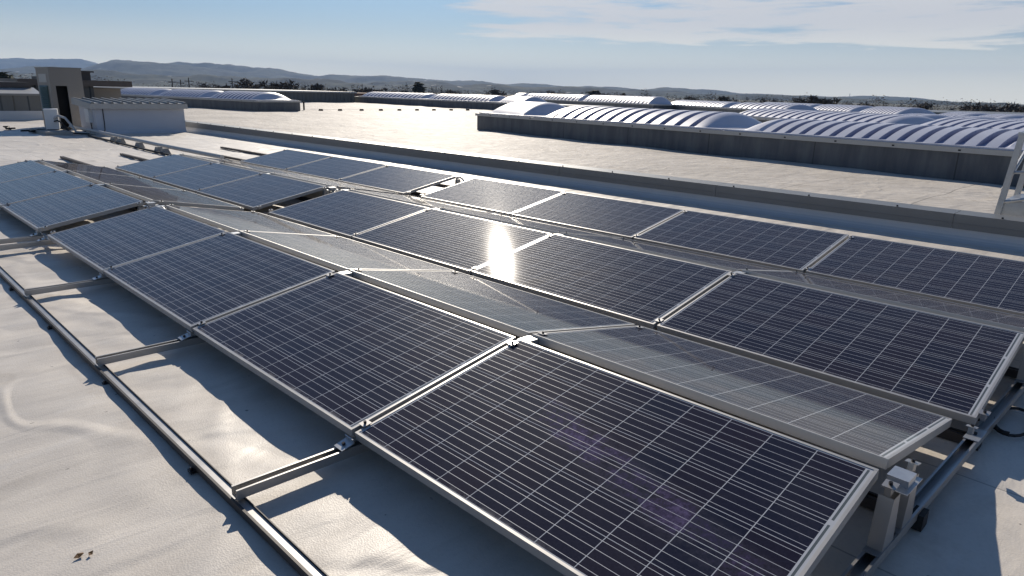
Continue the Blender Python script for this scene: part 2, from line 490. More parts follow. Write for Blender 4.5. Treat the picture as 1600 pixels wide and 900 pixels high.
# ------------------------------------------------------------------ mesh helpers
class MB:
    def __init__(self):
        self.v, self.f, self.uv = [], [], {}

    def add(self, verts, faces):
        o = len(self.v)
        self.v += [tuple(p) for p in verts]
        self.f += [tuple(i + o for i in f) for f in faces]

    def box(self, x0, x1, y0, y1, z0, z1, mat=None):
        c = [(x0, y0, z0), (x1, y0, z0), (x1, y1, z0), (x0, y1, z0), (x0, y0, z1), (x1, y0, z1), (x1, y1, z1), (x0, y1, z1)]
        if mat is not None:
            c = [tuple(mat @ Vector(p)) for p in c]
        self.add(c, [(0, 3, 2, 1), (4, 5, 6, 7), (0, 1, 5, 4), (1, 2, 6, 5), (2, 3, 7, 6), (3, 0, 4, 7)])

    def hexa(self, c):
        """eight corners: four below, four above, same order"""
        self.add(c, [(0, 3, 2, 1), (4, 5, 6, 7), (0, 1, 5, 4), (1, 2, 6, 5), (2, 3, 7, 6), (3, 0, 4, 7)])

    def prism(self, prof, axis, a, b):
        """closed profile of (p, q) swept along an axis from a to b"""
        n = len(prof)
        def pt(p, q, s):
            return {'x': (s, p, q), 'y': (p, s, q), 'z': (p, q, s)}[axis]
        vs = [pt(p, q, a) for p, q in prof] + [pt(p, q, b) for p, q in prof]
        fs = [(i, (i + 1) % n, n + (i + 1) % n, n + i) for i in range(n)]
        fs += [tuple(range(n - 1, -1, -1)), tuple(range(n, 2 * n))]
        self.add(vs, fs)

    def bar(self, p, q, r0, r1=None, n=6, caps=True):
        p, q = Vector(p), Vector(q)
        r1 = r0 if r1 is None else r1
        d = (q - p)
        if d.length < 1e-9:
            return
        d.normalize()
        a = d.orthogonal().normalized()
        b = d.cross(a)
        vs = []
        for c, r in ((p, r0), (q, r1)):
            for i in range(n):
                t = 2 * math.pi * i / n
                vs.append(c + (a * math.cos(t) + b * math.sin(t)) * r)
        fs = [(i, (i + 1) % n, n + (i + 1) % n, n + i) for i in range(n)]
        if caps:
            fs += [tuple(range(n - 1, -1, -1)), tuple(range(n, 2 * n))]
        self.add(vs, fs)

    def tube(self, pts, r, n=8):
        pts = [Vector(p) for p in pts]
        vs, fs = [], []
        a = None
        for k, p in enumerate(pts):
            d = (pts[min(k + 1, len(pts) - 1)] - pts[max(k - 1, 0)]).normalized()
            if a is None:
                a = d.orthogonal().normalized()
            else:
                a = (a - d * a.dot(d)).normalized()
            b = d.cross(a)
            for i in range(n):
                t = 2 * math.pi * i / n
                vs.append(p + (a * math.cos(t) + b * math.sin(t)) * r)
            if k:
                o = (k - 1) * n
                fs += [(o + i, o + (i + 1) % n, o + n + (i + 1) % n, o + n + i) for i in range(n)]
        fs += [tuple(range(n - 1, -1, -1)), tuple(range((len(pts) - 1) * n, len(pts) * n))]
        self.add(vs, fs)

    def mesh(self, name, mats, smooth=False):
        me = bpy.data.meshes.new(name)
        me.from_pydata(self.v, [], self.f)
        for m in (mats if isinstance(mats, (list, tuple)) else [mats]):
            me.materials.append(m)
        if smooth:
            me.polygons.foreach_set('use_smooth', [True] * len(me.polygons))
        me.update()
        return me

    def build(self, name, mats, parent=None, smooth=False):
        return link(name, self.mesh(name, mats, smooth), parent)


def link(name, me, parent=None):
    o = bpy.data.objects.new(name, me)
    COL.objects.link(o)
    if parent is not None:
        o.parent = parent
    return o


def tag(o, label, cat, group=None, kind=None):
    o['label'] = label
    o['category'] = cat
    if group:
        o['group'] = group
    if kind:
        o['kind'] = kind
    return o


def thing(name, label, cat, loc=(0, 0, 0), rot=(0, 0, 0), group=None):
    o = bpy.data.objects.new(name, None)
    o.empty_display_size = 0.2
    COL.objects.link(o)
    o.location = loc
    o.rotation_euler = rot
    return tag(o, label, cat, group)


def structure(o):
    o['kind'] = 'structure'
    return o


def copy_tree(root):
    r = root.copy()
    COL.objects.link(r)
    for ch in root.children:
        c = ch.copy()
        COL.objects.link(c)
        c.parent = r
        for g in ch.children:
            d = g.copy()
            COL.objects.link(d)
            d.parent = c
    return r


def vnoise(x, y, seed=0):
    """smooth value noise on arrays, about -1..1"""
    xi, yi = np.floor(x).astype(np.int64), np.floor(y).astype(np.int64)
    fx, fy = x - xi, y - yi
    fx = fx * fx * fx * (fx * (fx * 6 - 15) + 10)
    fy = fy * fy * fy * (fy * (fy * 6 - 15) + 10)
    def h(a, b):
        n = (a * 374761393 + b * 668265263 + seed * 1442695041) & 0x7fffffff
        n = ((n ^ (n >> 13)) * 1274126177) & 0x7fffffff
        n = n ^ (n >> 16)
        return (n & 0xffff) / 32767.5 - 1.0
    return (h(xi, yi) * (1 - fx) + h(xi + 1, yi) * fx) * (1 - fy) + (h(xi, yi + 1) * (1 - fx) + h(xi + 1, yi + 1) * fx) * fy


def grid_mesh(name, X, Y, Z, mat):
    ny, nx = X.shape
    me = bpy.data.meshes.new(name)
    v = np.stack([X.ravel(), Y.ravel(), Z.ravel()], 1)
    i = np.arange(ny * nx).reshape(ny, nx)
    q = np.stack([i[:-1, :-1], i[:-1, 1:], i[1:, 1:], i[1:, :-1]], -1).reshape(-1, 4)
    me.vertices.add(len(v)); me.vertices.foreach_set('co', v.ravel())
    me.loops.add(q.size); me.loops.foreach_set('vertex_index', q.ravel().astype(np.int32))
    me.polygons.add(len(q)); me.polygons.foreach_set('loop_start', np.arange(0, q.size, 4, dtype=np.int32))
    me.polygons.foreach_set('use_smooth', np.ones(len(q), dtype=bool))
    me.materials.append(mat)
    me.update(calc_edges=True)
    me.validate()
    return me


GROUND = -9.0
# ------------------------------------------------------------------ ground, roofs, hills, air
mb = MB()
mb.add([(-14000, -14000, GROUND), (14000, -14000, GROUND), (14000, 14000, GROUND), (-14000, 14000, GROUND)], [(0, 1, 2, 3)])
structure(mb.build('ground', M['fields']))

# near roof: real wrinkles in the membrane
XR0, XR1, YR0, YR1 = -4.0, 7.8, -3.6, 34.0
xs = np.arange(XR0, XR1 + 0.02, 0.045)
ys = np.concatenate([np.arange(YR0, 9.0, 0.045), np.arange(9.0, YR1 + 0.1, 0.14)])
X, Y = np.meshgrid(xs, ys)
wx = X + 0.25 * vnoise(X * 0.9, Y * 0.9, 5)
wy = Y + 0.25 * vnoise(X * 0.9, Y * 0.9, 6)
Z = 0.005 * vnoise(wx * 1.3, wy * 1.0, 1) + 0.0030 * vnoise(wx * 2.9, wy * 2.3, 2) + 0.005 * vnoise(wx * 0.7, wy * 3.4, 14) + 0.0026 * vnoise(wx * 7.3, wy * 6.1, 3) + 0.0007 * vnoise(wx * 17, wy * 15, 4)
rid = 1 - np.abs(vnoise(wx * 0.75 + 0.35 * wy, wy * 0.42, 8))
Z += 0.009 * np.clip((rid - 0.80) / 0.20, 0, 1) ** 2
rid2 = 1 - np.abs(vnoise(wx * 1.1 - 0.5 * wy, wy * 0.8, 9))
Z += 0.008 * np.clip((rid2 - 0.82) / 0.18, 0, 1) ** 2
edge = np.minimum(np.minimum(X - XR0, (XR1 - X) * 0.2), np.minimum(Y - YR0, YR1 - Y))
Z = Z * np.clip(edge / 0.5, 0, 1) - 0.004
structure(link('roof', grid_mesh('roof', X, Y, Z, M['roof_near'])))
XE, YE = 86.0, 96.0
mb = MB()
mb.box(-45, XR0, -45, YE, -0.40, -0.004)
mb.box(XR0, XR1, -45, YR0, -0.40, -0.004)
mb.box(XR0, XR1, YR1, YE, -0.40, -0.004)
structure(mb.build('roof', M['roof_near']))
xs = np.arange(8.05, XE, 0.35); ys = np.arange(-45, YE, 0.35)
X, Y = np.meshgrid(xs, ys)
Z = 0.022 * vnoise(X * 0.45, Y * 0.45, 21) + 0.020 * vnoise(X * 1.25, Y * 0.8, 22)
structure(link('roof', grid_mesh('roof', X, Y, Z, M['roof_far'])))
mb = MB()
mb.box(-44.9, XE - 0.1, -44.9, YE - 0.1, GROUND, -0.42)
tag(mb.build('warehouse', M['cladding']), 'large flat-roofed warehouse under the pale membrane roof', 'building')

# hills: terrain sheets round the viewpoint, ridge heights by compass bearing (degrees from +Y)
def terrain(name, prof, dist, thick, amp, seed, a0, a1, rough):
    az = np.radians(np.linspace(a0, a1, 1500))
    s = np.linspace(-1, 1, 70)
    A, S = np.meshgrid(az, s)
    D = dist + thick * S
    hgt = np.interp(np.degrees(A), [p[0] for p in prof], [p[1] for p in prof])
    H = dist * np.tan(np.radians(hgt)) + 1.5 - GROUND
    X = D * np.sin(A); Y = D * np.cos(A)
    nz = sum(vnoise(X / (rough / 2 ** k), Y / (rough / 2 ** k), seed + k) / 2 ** k for k in range(7))
    bell = np.cos(np.clip(np.abs(S), 0, 1) * math.pi / 2) ** 1.1
    Z = GROUND - 8 + (np.maximum(H, 0) + 8) * bell * (1 + amp * nz * (0.6 + np.abs(S))) + nz * amp * 14 * bell
    structure(link(name, grid_mesh(name, X, Y, Z, M['hills'])))

far = [(-40, 0.9), (-15, 1.25), (0, 1.5), (7.6, 1.40), (9.5, 1.32), (10.9, 1.18), (12.5, 1.17), (14.1, 1.22), (15.4, 1.07), (17.6, 0.80), (21, 0.55), (26, 0.3), (32, 0.0)]
mid = [(-40, 0.6), (-10, 0.3), (7.4, 0.42), (9.4, 0.55), (11.5, 0.66), (14.0, 0.70), (16.0, 1.16), (17.4, 1.12), (18.8, 1.06), (20.5, 1.23), (21.8, 1.28), (22.6, 1.22), (25.3, 0.98), (29, 0.81), (32.8, 0.73), (36.8, 0.60), (39.9, 0.57), (42.9, 0.62), (45.8, 0.64), (50.1, 0.50), (53.2, 0.52), (55.4, 0.42), (56.8, 0.56), (60.1, 0.38), (63, 0.24), (67.5, 0.24), (69.3, 0.22), (71.4, 0.25), (74.3, 0.16), (75.8, 0.12), (77, -0.1), (80, -0.2), (90, -0.2), (120, 0.3)]
low = [(-40, 0.2), (5, 0.20), (12, 0.32), (16, 0.40), (20, 0.45), (25, 0.42), (29, 0.40), (33, 0.36), (38, 0.40), (42, 0.34), (46, 0.26), (50, 0.28), (54, 0.20), (58, 0.22), (62, 0.08), (68, 0.06), (75, 0.0), (80, -0.05), (120, 0.1)]
terrain('hills', far, 12000, 1600, 0.30, 40, -30, 40, 900)
terrain('hills', mid, 7000, 1900, 0.36, 50, -30, 120, 620)
terrain('hills', low, 3900, 1000, 0.50, 60, -30, 120, 330)

# air
mb = MB()
mb.box(-14200, 14200, -14200, 14200, GROUND - 1, 560)
hz = mb.build('haze', [])
hz['kind'] = 'stuff'
hm = bpy.data.materials.new('haze')
hm.use_nodes = True
ht = NT(hm.node_tree)
for x in list(ht.n):
    ht.n.remove(x)
pv = ht.node('ShaderNodeVolumePrincipled')
pv.inputs['Color'].default_value = (0.42, 0.61, 0.95, 1)
pv.inputs['Density'].default_value = 8.5e-5
pv.inputs['Anisotropy'].default_value = 0.1
mo = ht.node('ShaderNodeOutputMaterial')
ht.l.new(pv.outputs[0], mo.inputs['Volume'])
hz.data.materials.append(hm)

# ------------------------------------------------------------------ parapet between the two roofs
par = thing('parapet', 'long low white parapet with grey metal coping between the two roofs', 'parapet', (7.6, 0, 0))
PY0, PY1 = -40.0, 27.0
mb = MB()
cove = [(-0.02 - 0.10 * (1 - math.sin(a)), 0.10 * (1 - math.cos(a)) - 0.012) for a in [R(x) for x in range(0, 91, 15)]]
cove = [(-0.16, -0.02)] + cove[::1]
prof = [(-0.16, -0.03), (-0.12, -0.002), (-0.075, 0.010), (-0.045, 0.030), (-0.026, 0.06), (-0.02, 0.10), (-0.02, 0.27), (0.26, 0.27), (0.26, 0.06), (0.33, -0.03)]
mb.prism(prof[::-1], 'y', PY0, PY1)
mb.build('upstand', M['membrane_wall'], par)
mb = MB()
yy = PY0
seg = 2.95
k = 0
while yy < PY1:
    y1 = min(yy + seg - 0.006, PY1)
    mb.box(-0.034, -0.026, yy, y1, 0.135, 0.292)
    mb.hexa([(-0.034, yy, 0.292), (0.285, yy, 0.300), (0.285, y1, 0.300), (-0.034, y1, 0.292),
             (-0.034, yy, 0.300), (0.285, yy, 0.308), (0.285, y1, 0.308), (-0.034, y1, 0.300)])
    mb.box(0.277, 0.285, yy, y1, 0.20, 0.2995)
    mb.box(-0.042, -0.0345, yy, y1, 0.192, 0.200)
    yy += seg
cop = mb.build('coping', M['zinc_dark'], par)
rivet = MB()
rivet.bar((0, 0, 0), (0, 0, 0.018), 0.012, 0.009, 6)
rivet = rivet.mesh('rivet', M['bolt'])
yy = -4.4
while yy < PY1:
    o = link('rivet', rivet, cop)
    o.location = (0.0, yy, 0.3005)
    yy += 1.05

# ------------------------------------------------------------------ solar panels
def panel_meshes():
    f = MB()
    f.box(0, LIP, 0, PL, -PT, 0)
    f.box(PW - LIP, PW, 0, PL, -PT, 0)
    f.box(LIP, PW - LIP, 0, LIP, -PT, -0.0004)
    f.box(LIP, PW - LIP, PL - LIP, PL, -PT, -0.0004)
    fm = f.mesh('frame', M['alu'])
    g = MB()
    g.add([(LIP, LIP, -0.0025), (PW - LIP, LIP, -0.0025), (PW - LIP, PL - LIP, -0.0025), (LIP, PL - LIP, -0.0025),
           (LIP, LIP, -0.0085), (PW - LIP, LIP, -0.0085), (PW - LIP, PL - LIP, -0.0085), (LIP, PL - LIP, -0.0085)],
          [(0, 1, 2, 3), (7, 6, 5, 4)])
    gm = g.mesh('cell_sheet', [M['cells'], M['backsheet']])
    gm.polygons[1].material_index = 1
    uv = gm.uv_layers.new(name="UVMap")
    for li, lo in enumerate(gm.loops):
        co = gm.vertices[lo.vertex_index].co
        uv.data[li].uv = (co.y, co.x)
    return fm, gm


PG, BG = 0.026, 0.3880
RG, VG = 0.0937, 0.0863
CT, ST = PW * math.cos(TILT), PW * math.sin(TILT)
PER = 2 * CT + RG + VG
ZL = 0.14
SHIFT = [0.0, -0.0727, -0.1205]


def py0(p):
    return p * (PL + PG) + (BG - PG if p >= 4 else 0)


ORD = ['first', 'second', 'third', 'fourth']
ROWN = ['front row', 'middle row', 'back row']
fm, gm = panel_meshes()
proto = thing('solar_panel', 'x', 'solar panel', group='solar panels of the rooftop array')
link('frame', fm, proto)
link('cell_sheet', gm, proto)
first = True
rnd = random.Random(4)
for row in range(3):
    for face in ('F', 'B'):
        if face == 'B' and row == 2:
            continue
        for p in range(7):
            if first:
                o, first = proto, False
            else:
                o = copy_tree(proto)
            j = rnd.uniform(-1, 1) * 0.0012
            if face == 'F':
                o.location = (row * PER, py0(p) + SHIFT[row], ZL + j)
                o.rotation_euler = (rnd.uniform(-1, 1) * 0.0012, -TILT + rnd.uniform(-1, 1) * 0.0015, 0)
            else:
                o.location = (row * PER + CT + RG, py0(p) + SHIFT[row], ZL + ST + j)
                o.rotation_euler = (rnd.uniform(-1, 1) * 0.0012, TILT + rnd.uniform(-1, 1) * 0.0015, 0)
            tone = 'dark panel facing the camera' if face == 'F' else 'grey panel facing away'
            if p < 4:
                place = 'near block'
                n = ORD[p]
                end = 'from shaded end'
            else:
                place = 'far block'
                n = ORD[p - 4]
                end = 'from the gap'
            o['label'] = f'{tone}, {ROWN[row]}, {place}, {n} {end}'

# ------------------------------------------------------------------ racking
X_END = 2 * PER + CT + 0.28
RAIL_Z0, RAIL_Z1 = 0.040, 0.078


def rail_tree(two_sided=True):
    t = thing('mounting_rail', 'x', 'rail', group='cross rails under the solar array')
    c = MB()
    w2, th = 0.025, 0.003
    c.box(-0.50, X_END, -w2, w2, RAIL_Z0, RAIL_Z0 + th)
    c.box(-0.50, X_END, -w2, -w2 + th, RAIL_Z0 + th + 0.0001, RAIL_Z1)
    c.box(-0.50, X_END, w2 - th, w2, RAIL_Z0 + th + 0.0001, RAIL_Z1)
    c.box(-0.50, X_END, -w2 + th, -w2 + 0.009, RAIL_Z1 - 0.003, RAIL_Z1 - 0.0002)
    c.box(-0.50, X_END, w2 - 0.009, w2 - th, RAIL_Z1 - 0.003, RAIL_Z1 - 0.0002)
    c.build('channel', M['alu_dull'], t)
    legm = []
    def bolted(name, mat, shape, p, q, r):
        """a bracket or clamp with its bolt as a sub-part"""
        o = shape.build(name, mat, t)
        k = MB()
        k.bar(p, q, r, n=6)
        k.build('bolt', M['bolt'], o)
    for row in range(3):
        xf = row * PER
        if row == 0:
            # angle plate leaning on the rail, with an upright lip against the frame
            mt = Matrix.Translation((xf - 0.012, 0, RAIL_Z1 + 0.021)) @ Matrix.Rotation(R(-16), 4, 'Y')
            br = MB()
            br.box(-0.062, 0.0, -0.032, 0.032, 0.0, 0.004, mt)
            br.box(-0.004, 0.0, -0.032, 0.032, 0.0041, 0.020, mt)
            bolted('edge_bracket', M['galv'], br, mt @ Vector((-0.033, 0, 0.004)), mt @ Vector((-0.033, 0, 0.013)), 0.0075)
        else:
            br = MB()
            br.box(xf - VG - 0.03, xf + 0.03, -0.03, 0.03, RAIL_Z1 + 0.0005, RAIL_Z1 + 0.0045)
            bolted('edge_bracket', M['galv'], br, (xf - VG / 2, 0, RAIL_Z1 + 0.0045), (xf - VG / 2, 0, RAIL_Z1 + 0.014), 0.008)
        # ridge legs: folded plates, wider at the foot
        xr = xf + CT
        zt = ZL + ST - PT - 0.008
        sides = ((xr - 0.045, -1), (xr + RG + 0.045, 1)) if row < 2 else ((xr - 0.045, -1),)
        for x, s in sides:
            l = MB()
            z0 = RAIL_Z1 + 0.0035
            # one folded channel: web and two flanges as a single U section, foot wider than head
            fw, hw = 0.052, 0.030
            sec = lambda w, x0: [(x0 - w, -0.022), (x0 + w, -0.022), (x0 + w, 0.026), (x0 + w - 0.003, 0.026), (x0 + w - 0.003, -0.019),
                                 (x0 - w + 0.003, -0.019), (x0 - w + 0.003, 0.026), (x0 - w, 0.026)]
            lo_, hi_ = sec(fw, x), sec(hw, x)
            n = len(lo_)
            l.add([(p[0], p[1], z0) for p in lo_] + [(p[0], p[1], zt) for p in hi_],
                  [(i, (i + 1) % n, n + (i + 1) % n, n + i) for i in range(n)])
            legm.append((l, x))
        if row < 2:
            pl = MB()
            pl.box(xr - 0.03, xr + RG + 0.03, -0.045, 0.034, ZL + ST - PT - 0.0045, ZL + ST - PT - 0.001)
            pl.hexa([(xr + 0.012, -0.034, ZL + ST - PT - 0.0012), (xr + RG - 0.012, -0.034, ZL + ST - PT - 0.0012), (xr + RG - 0.012, 0.034, ZL + ST - PT - 0.0012), (xr + 0.012, 0.034, ZL + ST - PT - 0.0012),
                     (xr + 0.006, -0.034, ZL + ST - 0.010), (xr + RG - 0.006, -0.034, ZL + ST - 0.010), (xr + RG - 0.006, 0.034, ZL + ST - 0.010), (xr + 0.006, 0.034, ZL + ST - 0.010)])
            pl.build('ridge_plate', M['galv'], t)
        spots = [(xf + 0.06, -TILT, ZL + 0.06 * math.tan(TILT)), (xr - 0.06, -TILT, ZL + ST - 0.06 * math.tan(TILT))]
        if row < 2:
            spots += [(xr + RG + 0.06, TILT, ZL + ST - 0.06 * math.tan(TILT)), (xr + RG + CT - 0.06, TILT, ZL + 0.06 * math.tan(TILT))]
        for x, a, z in spots:
            mt = Matrix.Translation((x, 0, z)) @ Matrix.Rotation(a, 4, 'Y')
            # hat-shaped clamp, one closed profile
            cl = MB()
            cl.prism([(-0.021, 0.0022), (-0.021, 0.0048), (0.021, 0.0048), (0.021, 0.0022), (0.009, 0.0022), (0.009, -0.03), (-0.009, -0.03), (-0.009, 0.0022)][::-1], 'x', -0.02, 0.02)
            cl.v = [tuple(mt @ Vector(v)) for v in cl.v]
            bolted('clamp', M['alu_dull'], cl, mt @ Vector((0, 0, 0.0052)), mt @ Vector((0, 0, 0.015)), 0.0065)
    for l, x in legm:
        o = l.build('leg', M['alu_dull'], t)
        f = MB()
        f.box(x - 0.085, x + 0.07, -0.026, 0.028, RAIL_Z1 + 0.0002, RAIL_Z1 + 0.0032)
        f.build('foot_plate', M['alu_dull'], o)
    return t


rails = [(-0.030, 'cross rail along the shaded end of the panel rows'),
         (PL + PG / 2, 'cross rail under the first joint from the shaded end'),
         (2 * PL + 1.5 * PG, 'cross rail under the second joint from the shaded end'),
         (3 * PL + 2.5 * PG, 'cross rail under the third joint from the shaded end'),
         (py0(3) + PL + 0.05, 'cross rail at the gap, on the near block side'),
         (py0(4) - 0.05, 'cross rail at the gap, on the far block side'),
         (py0(4) + PL + PG / 2, 'cross rail under the first joint past the gap'),
         (py0(5) + PL + PG / 2, 'cross rail under the second joint past the gap'),
         (py0(6) + PL + 0.03, 'cross rail at the far end of the panel rows')]
rp = rail_tree()
for i, (y, lab) in enumerate(rails):
    o = rp if i == 0 else copy_tree(rp)
    o.location = (0, y, 0)
    o.rotation_euler = (0, 0, -math.atan2(0.1205, 2 * PER))
    o['label'] = lab

# long base profiles running with the rows, lying on pads on the membrane
def base_rail(x, y0, y1, label, w=0.055, zb=0.0):
    t = thing('base_rail', label, 'rail', (x, 0, 0), group='long base rails under the array')
    c = MB()
    h = 0.050
    if x < 0:
        h = 0.036
        c.box(-w / 2, w / 2, y0, y1, 0.003, 0.006)
        c.box(-w / 2, -w / 2 + 0.010, y0, y1, 0.0061, h)
        c.box(w / 2 - 0.004, w / 2, y0, y1, 0.0061, h)
        s_ = MB()
        s_.box(-w / 2 + 0.0105, w / 2 - 0.0045, y0, y1, 0.024, 0.029)
        s_.build('cover_strip', M['alu_dull'], t)
    else:
        c.box(-w / 2, w / 2, y0, y1, zb + 0.004, zb + 0.007)
        c.box(-w / 2, -w / 2 + 0.004, y0, y1, zb + 0.0071, h)
        c.box(w / 2 - 0.004, w / 2, y0, y1, zb + 0.0071, h)
        c.box(-w / 2 + 0.004, -w / 2 + 0.020, y0, y1, h - 0.003, h - 0.0003)
        c.box(w / 2 - 0.013, w / 2 - 0.004, y0, y1, h - 0.003, h - 0.0003)
    c.build('channel', M['tray'] if x < 0 else M['dark_metal'], t)
    f = MB()
    f.box(-0.035, 0.035, y0 - 0.045, y0 - 0.001, 0.0, 0.062)
    f.build('end_block', M['rubber'], t)
    if x < 0:
        s = MB()
        for yy in np.arange(y0 + 0.45, y1, 1.15):
            s.box(-w / 2 - 0.022, -w / 2 - 0.001, yy, yy + 0.035, 0.0, 0.012)
            s.bar((-w / 2 - 0.012, yy + 0.017, 0.012), (-w / 2 - 0.012, yy + 0.017, 0.024), 0.006, n=6)
        s.build('fixing_bracket', M['bolt'], t)
    return t


base_rail(-0.49, -3.0, 16.2, 'long aluminium base rail on bare roof in front of the array', 0.046)
base_rail(1.26, -0.065, 15.0, 'dark base rail ending in a black block under the front ridge', 0.05)
base_rail(2.12, -0.065, 15.8, 'dark base rail ending in a black block at the first valley', 0.05)
base_rail(3.25, -0.14, 15.9, 'dark base rail under the middle ridge, stub showing beyond the array', 0.05)
base_rail(4.80, -0.16, 16.5, 'dark base rail under the back row, long stub beyond the array', 0.05)
base_rail(5.70, -0.18, 16.6, 'dark base rail behind the back row, stub beyond its far corner', 0.05)

# ------------------------------------------------------------------ skylights
def vault_mesh(L, W, H, ncrest, dome, seed=0):
    """one polyester barrel vault: two domed ends, corrugated middle, flat flange; s runs along +Y, x 0..W"""
    fl = 0.10
    a0, a1 = dome, L - dome
    ss = list(np.linspace(0.0, a0, 12))
    if ncrest > 0:
        per = (a1 - a0) / ncrest
        for k in range(ncrest):
            b = a0 + k * per
            ss += [b + per * q for q in (0.17, 0.205, 0.21, 0.50, 0.79, 0.795, 0.83, 1.0)]
    ss += list(np.linspace(a1, L, 12))[1:]
    ss = np.array(ss)
    def env(s):
        d = min(s, L - s)
        if d >= dome:
            return 1.0
        q = max(0.0, min(1.0, (d - 0.10) / (dome - 0.10)))
        return math.sin(q * q * (3 - 2 * q) * math.pi / 2) ** 0.9
    def corr(s):
        if ncrest <= 0 or s < a0 or s > a1:
            return 0.0
        per = (a1 - a0) / ncrest
        f = ((s - a0) / per) % 1.0
        if f <= 0.171 or f >= 0.829:
            return 1.0
        if f < 0.207:
            return 0.06
        if f > 0.793:
            return 0.06
        return 0.0
    th = np.linspace(0, math.pi, 25)
    rows = []
    for s in ss:
        e, c = env(s), corr(s)
        hw = ((W / 2 - fl) - 0.09 * c) * (0.62 + 0.38 * min(1.0, e * 1.3))
        hh = (H - 0.54 * H * c) * e
        r = [(0.0, s, 0.0), (fl * 0.9, s, 0.0)]
        for t in th:
            x = W / 2 - hw * math.cos(t)
            z = hh * (1 - abs(math.cos(t)) ** 2.1) + 0.004
            r.append((x, s, z))
        r += [(W - fl * 0.9, s, 0.0), (W, s, 0.0)]
        rows.append(r)
    mb = MB()
    tint = []
    n = len(rows[0])
    for r in rows:
        mb.v += r
    for i in range(len(rows) - 1):
        for j in range(n - 1):
            mb.f.append((i * n + j, (i + 1) * n + j, (i + 1) * n + j + 1, i * n + j + 1))
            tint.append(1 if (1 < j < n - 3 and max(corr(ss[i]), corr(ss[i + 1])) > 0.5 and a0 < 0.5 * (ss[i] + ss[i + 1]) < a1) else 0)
    rb = MB()
    rb.box(0, W, 0, L, -0.035, -0.003)
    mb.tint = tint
    return mb, rb


def strip(A, B, mods, label, mod_labels, H=0.46, W=3.1, CH=0.65, dome=1.05, t0=0.0, t1=None, clads=True):
    """a raised curb from A to B (near edge, plan) with vault modules [(start, end, crests)] along it"""
    A, B = Vector((*A, 0)), Vector((*B, 0))
    d = (B - A).normalized()
    L = (B - A).length if t1 is None else t1
    side = Vector((-d.y, d.x, 0))
    if side.x < 0:
        side = -side
    # local frame: +Y backwards along the strip (away), +X across it (away from the viewer's side)
    m3 = Matrix((( side.x, -d.x, 0), (side.y, -d.y, 0), (0, 0, 1)))
    rot = m3.to_euler()
    c = thing('skylight_curb', label, 'skylight curb', A + d * L, rot, 'raised curbs under the rooflights')
    LL = L - t0
    mb = MB()
    mb.box(0.06, W - 0.06, 0, LL, -0.02, CH - 0.10)
    mb.build('curb_wall', M['curb'], c)
    cp = MB()
    cp.box(0.0, W, -0.06, LL + 0.06, CH - 0.10, CH - 0.002)
    cp.build('cap_flashing', M['zinc_light'], c)
    fx = MB()
    for yy in np.arange(0.4, LL, 1.3):
        fx.box(-0.006, -0.0005, yy, yy + 0.05, CH - 0.07, CH - 0.04)
    fx.build('fixing', M['bolt'], c)
    for (s0, s1, nc, *hh_), lab in zip(mods, mod_labels):
        ln = s1 - s0
        mb, rb = vault_mesh(ln, W - 0.1, hh_[0] if hh_ else H, nc, min(dome, ln * 0.42))
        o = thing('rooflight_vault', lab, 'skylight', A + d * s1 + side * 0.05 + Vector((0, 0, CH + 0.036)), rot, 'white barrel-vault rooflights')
        vo_ = mb.build('vault', [M['grp'], M['grp_valley']], o)
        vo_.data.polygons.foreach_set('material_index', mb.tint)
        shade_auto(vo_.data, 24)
        rb.build('flange', M['grp'], o)
    return c


def shade_auto(me, ang=38):
    me.polygons.foreach_set('use_smooth', [True] * len(me.polygons))
    me.set_sharp_from_angle(angle=R(ang))


M['zinc_light'] = plain('pale_flashing', (0.42, 0.42, 0.41), 0.45, 0.3, 0.12, 2)
strip((17.75, 20.6), (14.45, 1.75), [(0.15, 3.6, 0), (3.75, 12.1, 11, 0.40), (12.2, 19.7, 14, 0.31), (19.8, 28.5, 15, 0.28)], 'nearest long dark curb carrying rooflights behind the parapet',
      ['short domed rooflight at the far tip of the nearest curb', 'ribbed white vault with a sun glint, mid length of the nearest curb', 'large ribbed white vault on the nearest curb, ahead of the steel steps', 'ribbed white vault on the nearest curb, behind the steel steps'], t1=28.8)
strip((16.7, 52.0), (18.05, 40.7), [(-9.5, -2.2, 11), (-2.1, 4.9, 11), (5.0, 11.2, 9)], 'dark curb of rooflights behind the white rooftop hut',
      ['white vault mostly hidden behind the metal-roofed hut', 'blue-shaded ribbed vault behind the hut, with a white end', 'blue-shaded ribbed vault at the square end of the curb by the hut'], t0=-9.7)
strip((41.8, 67.5), (39.5, 44.0), [(1.0, 14.2, 14), (14.4, 25.0, 14), (25.2, 29.5, 0)], 'far dark curb of rooflights past the row of small dark blocks',
      ['ribbed vault at the sunlit tip of the far curb', 'ribbed vault in the middle of the far curb with bright ribs', 'short domed rooflight of the far curb beside the nearest curb'], t1=36, H=0.5)
strip((30.6, 16.3), (21.74, 2.99), [(-0.4, 11.0, 16), (11.2, 17.2, 9), (17.4, 24, 9)], 'second curb of rooflights directly behind the nearest curb',
      ['ribbed white vault behind the nearest curb, with a pale humped end', 'ribbed white vault just behind the tall ones near the steel steps', 'ribbed white vault of the second curb, off beyond the steel steps'], t0=-0.6, t1=24.5, H=0.34)
strip((72, 70), (57, 38.6), [(-7.5, -2.8, 0), (-2.4, 18.0, 16), (18.3, 34.6, 18)], 'distant curb of sparkling rooflights left of the tower-topped hill',
      ['tiny domed rooflight peeping above the nearest curb end', 'distant glittering ribbed vault with a line of sun stars', 'distant ribbed vault beside the glittering one'], t0=-8, t1=35.2, H=0.70)
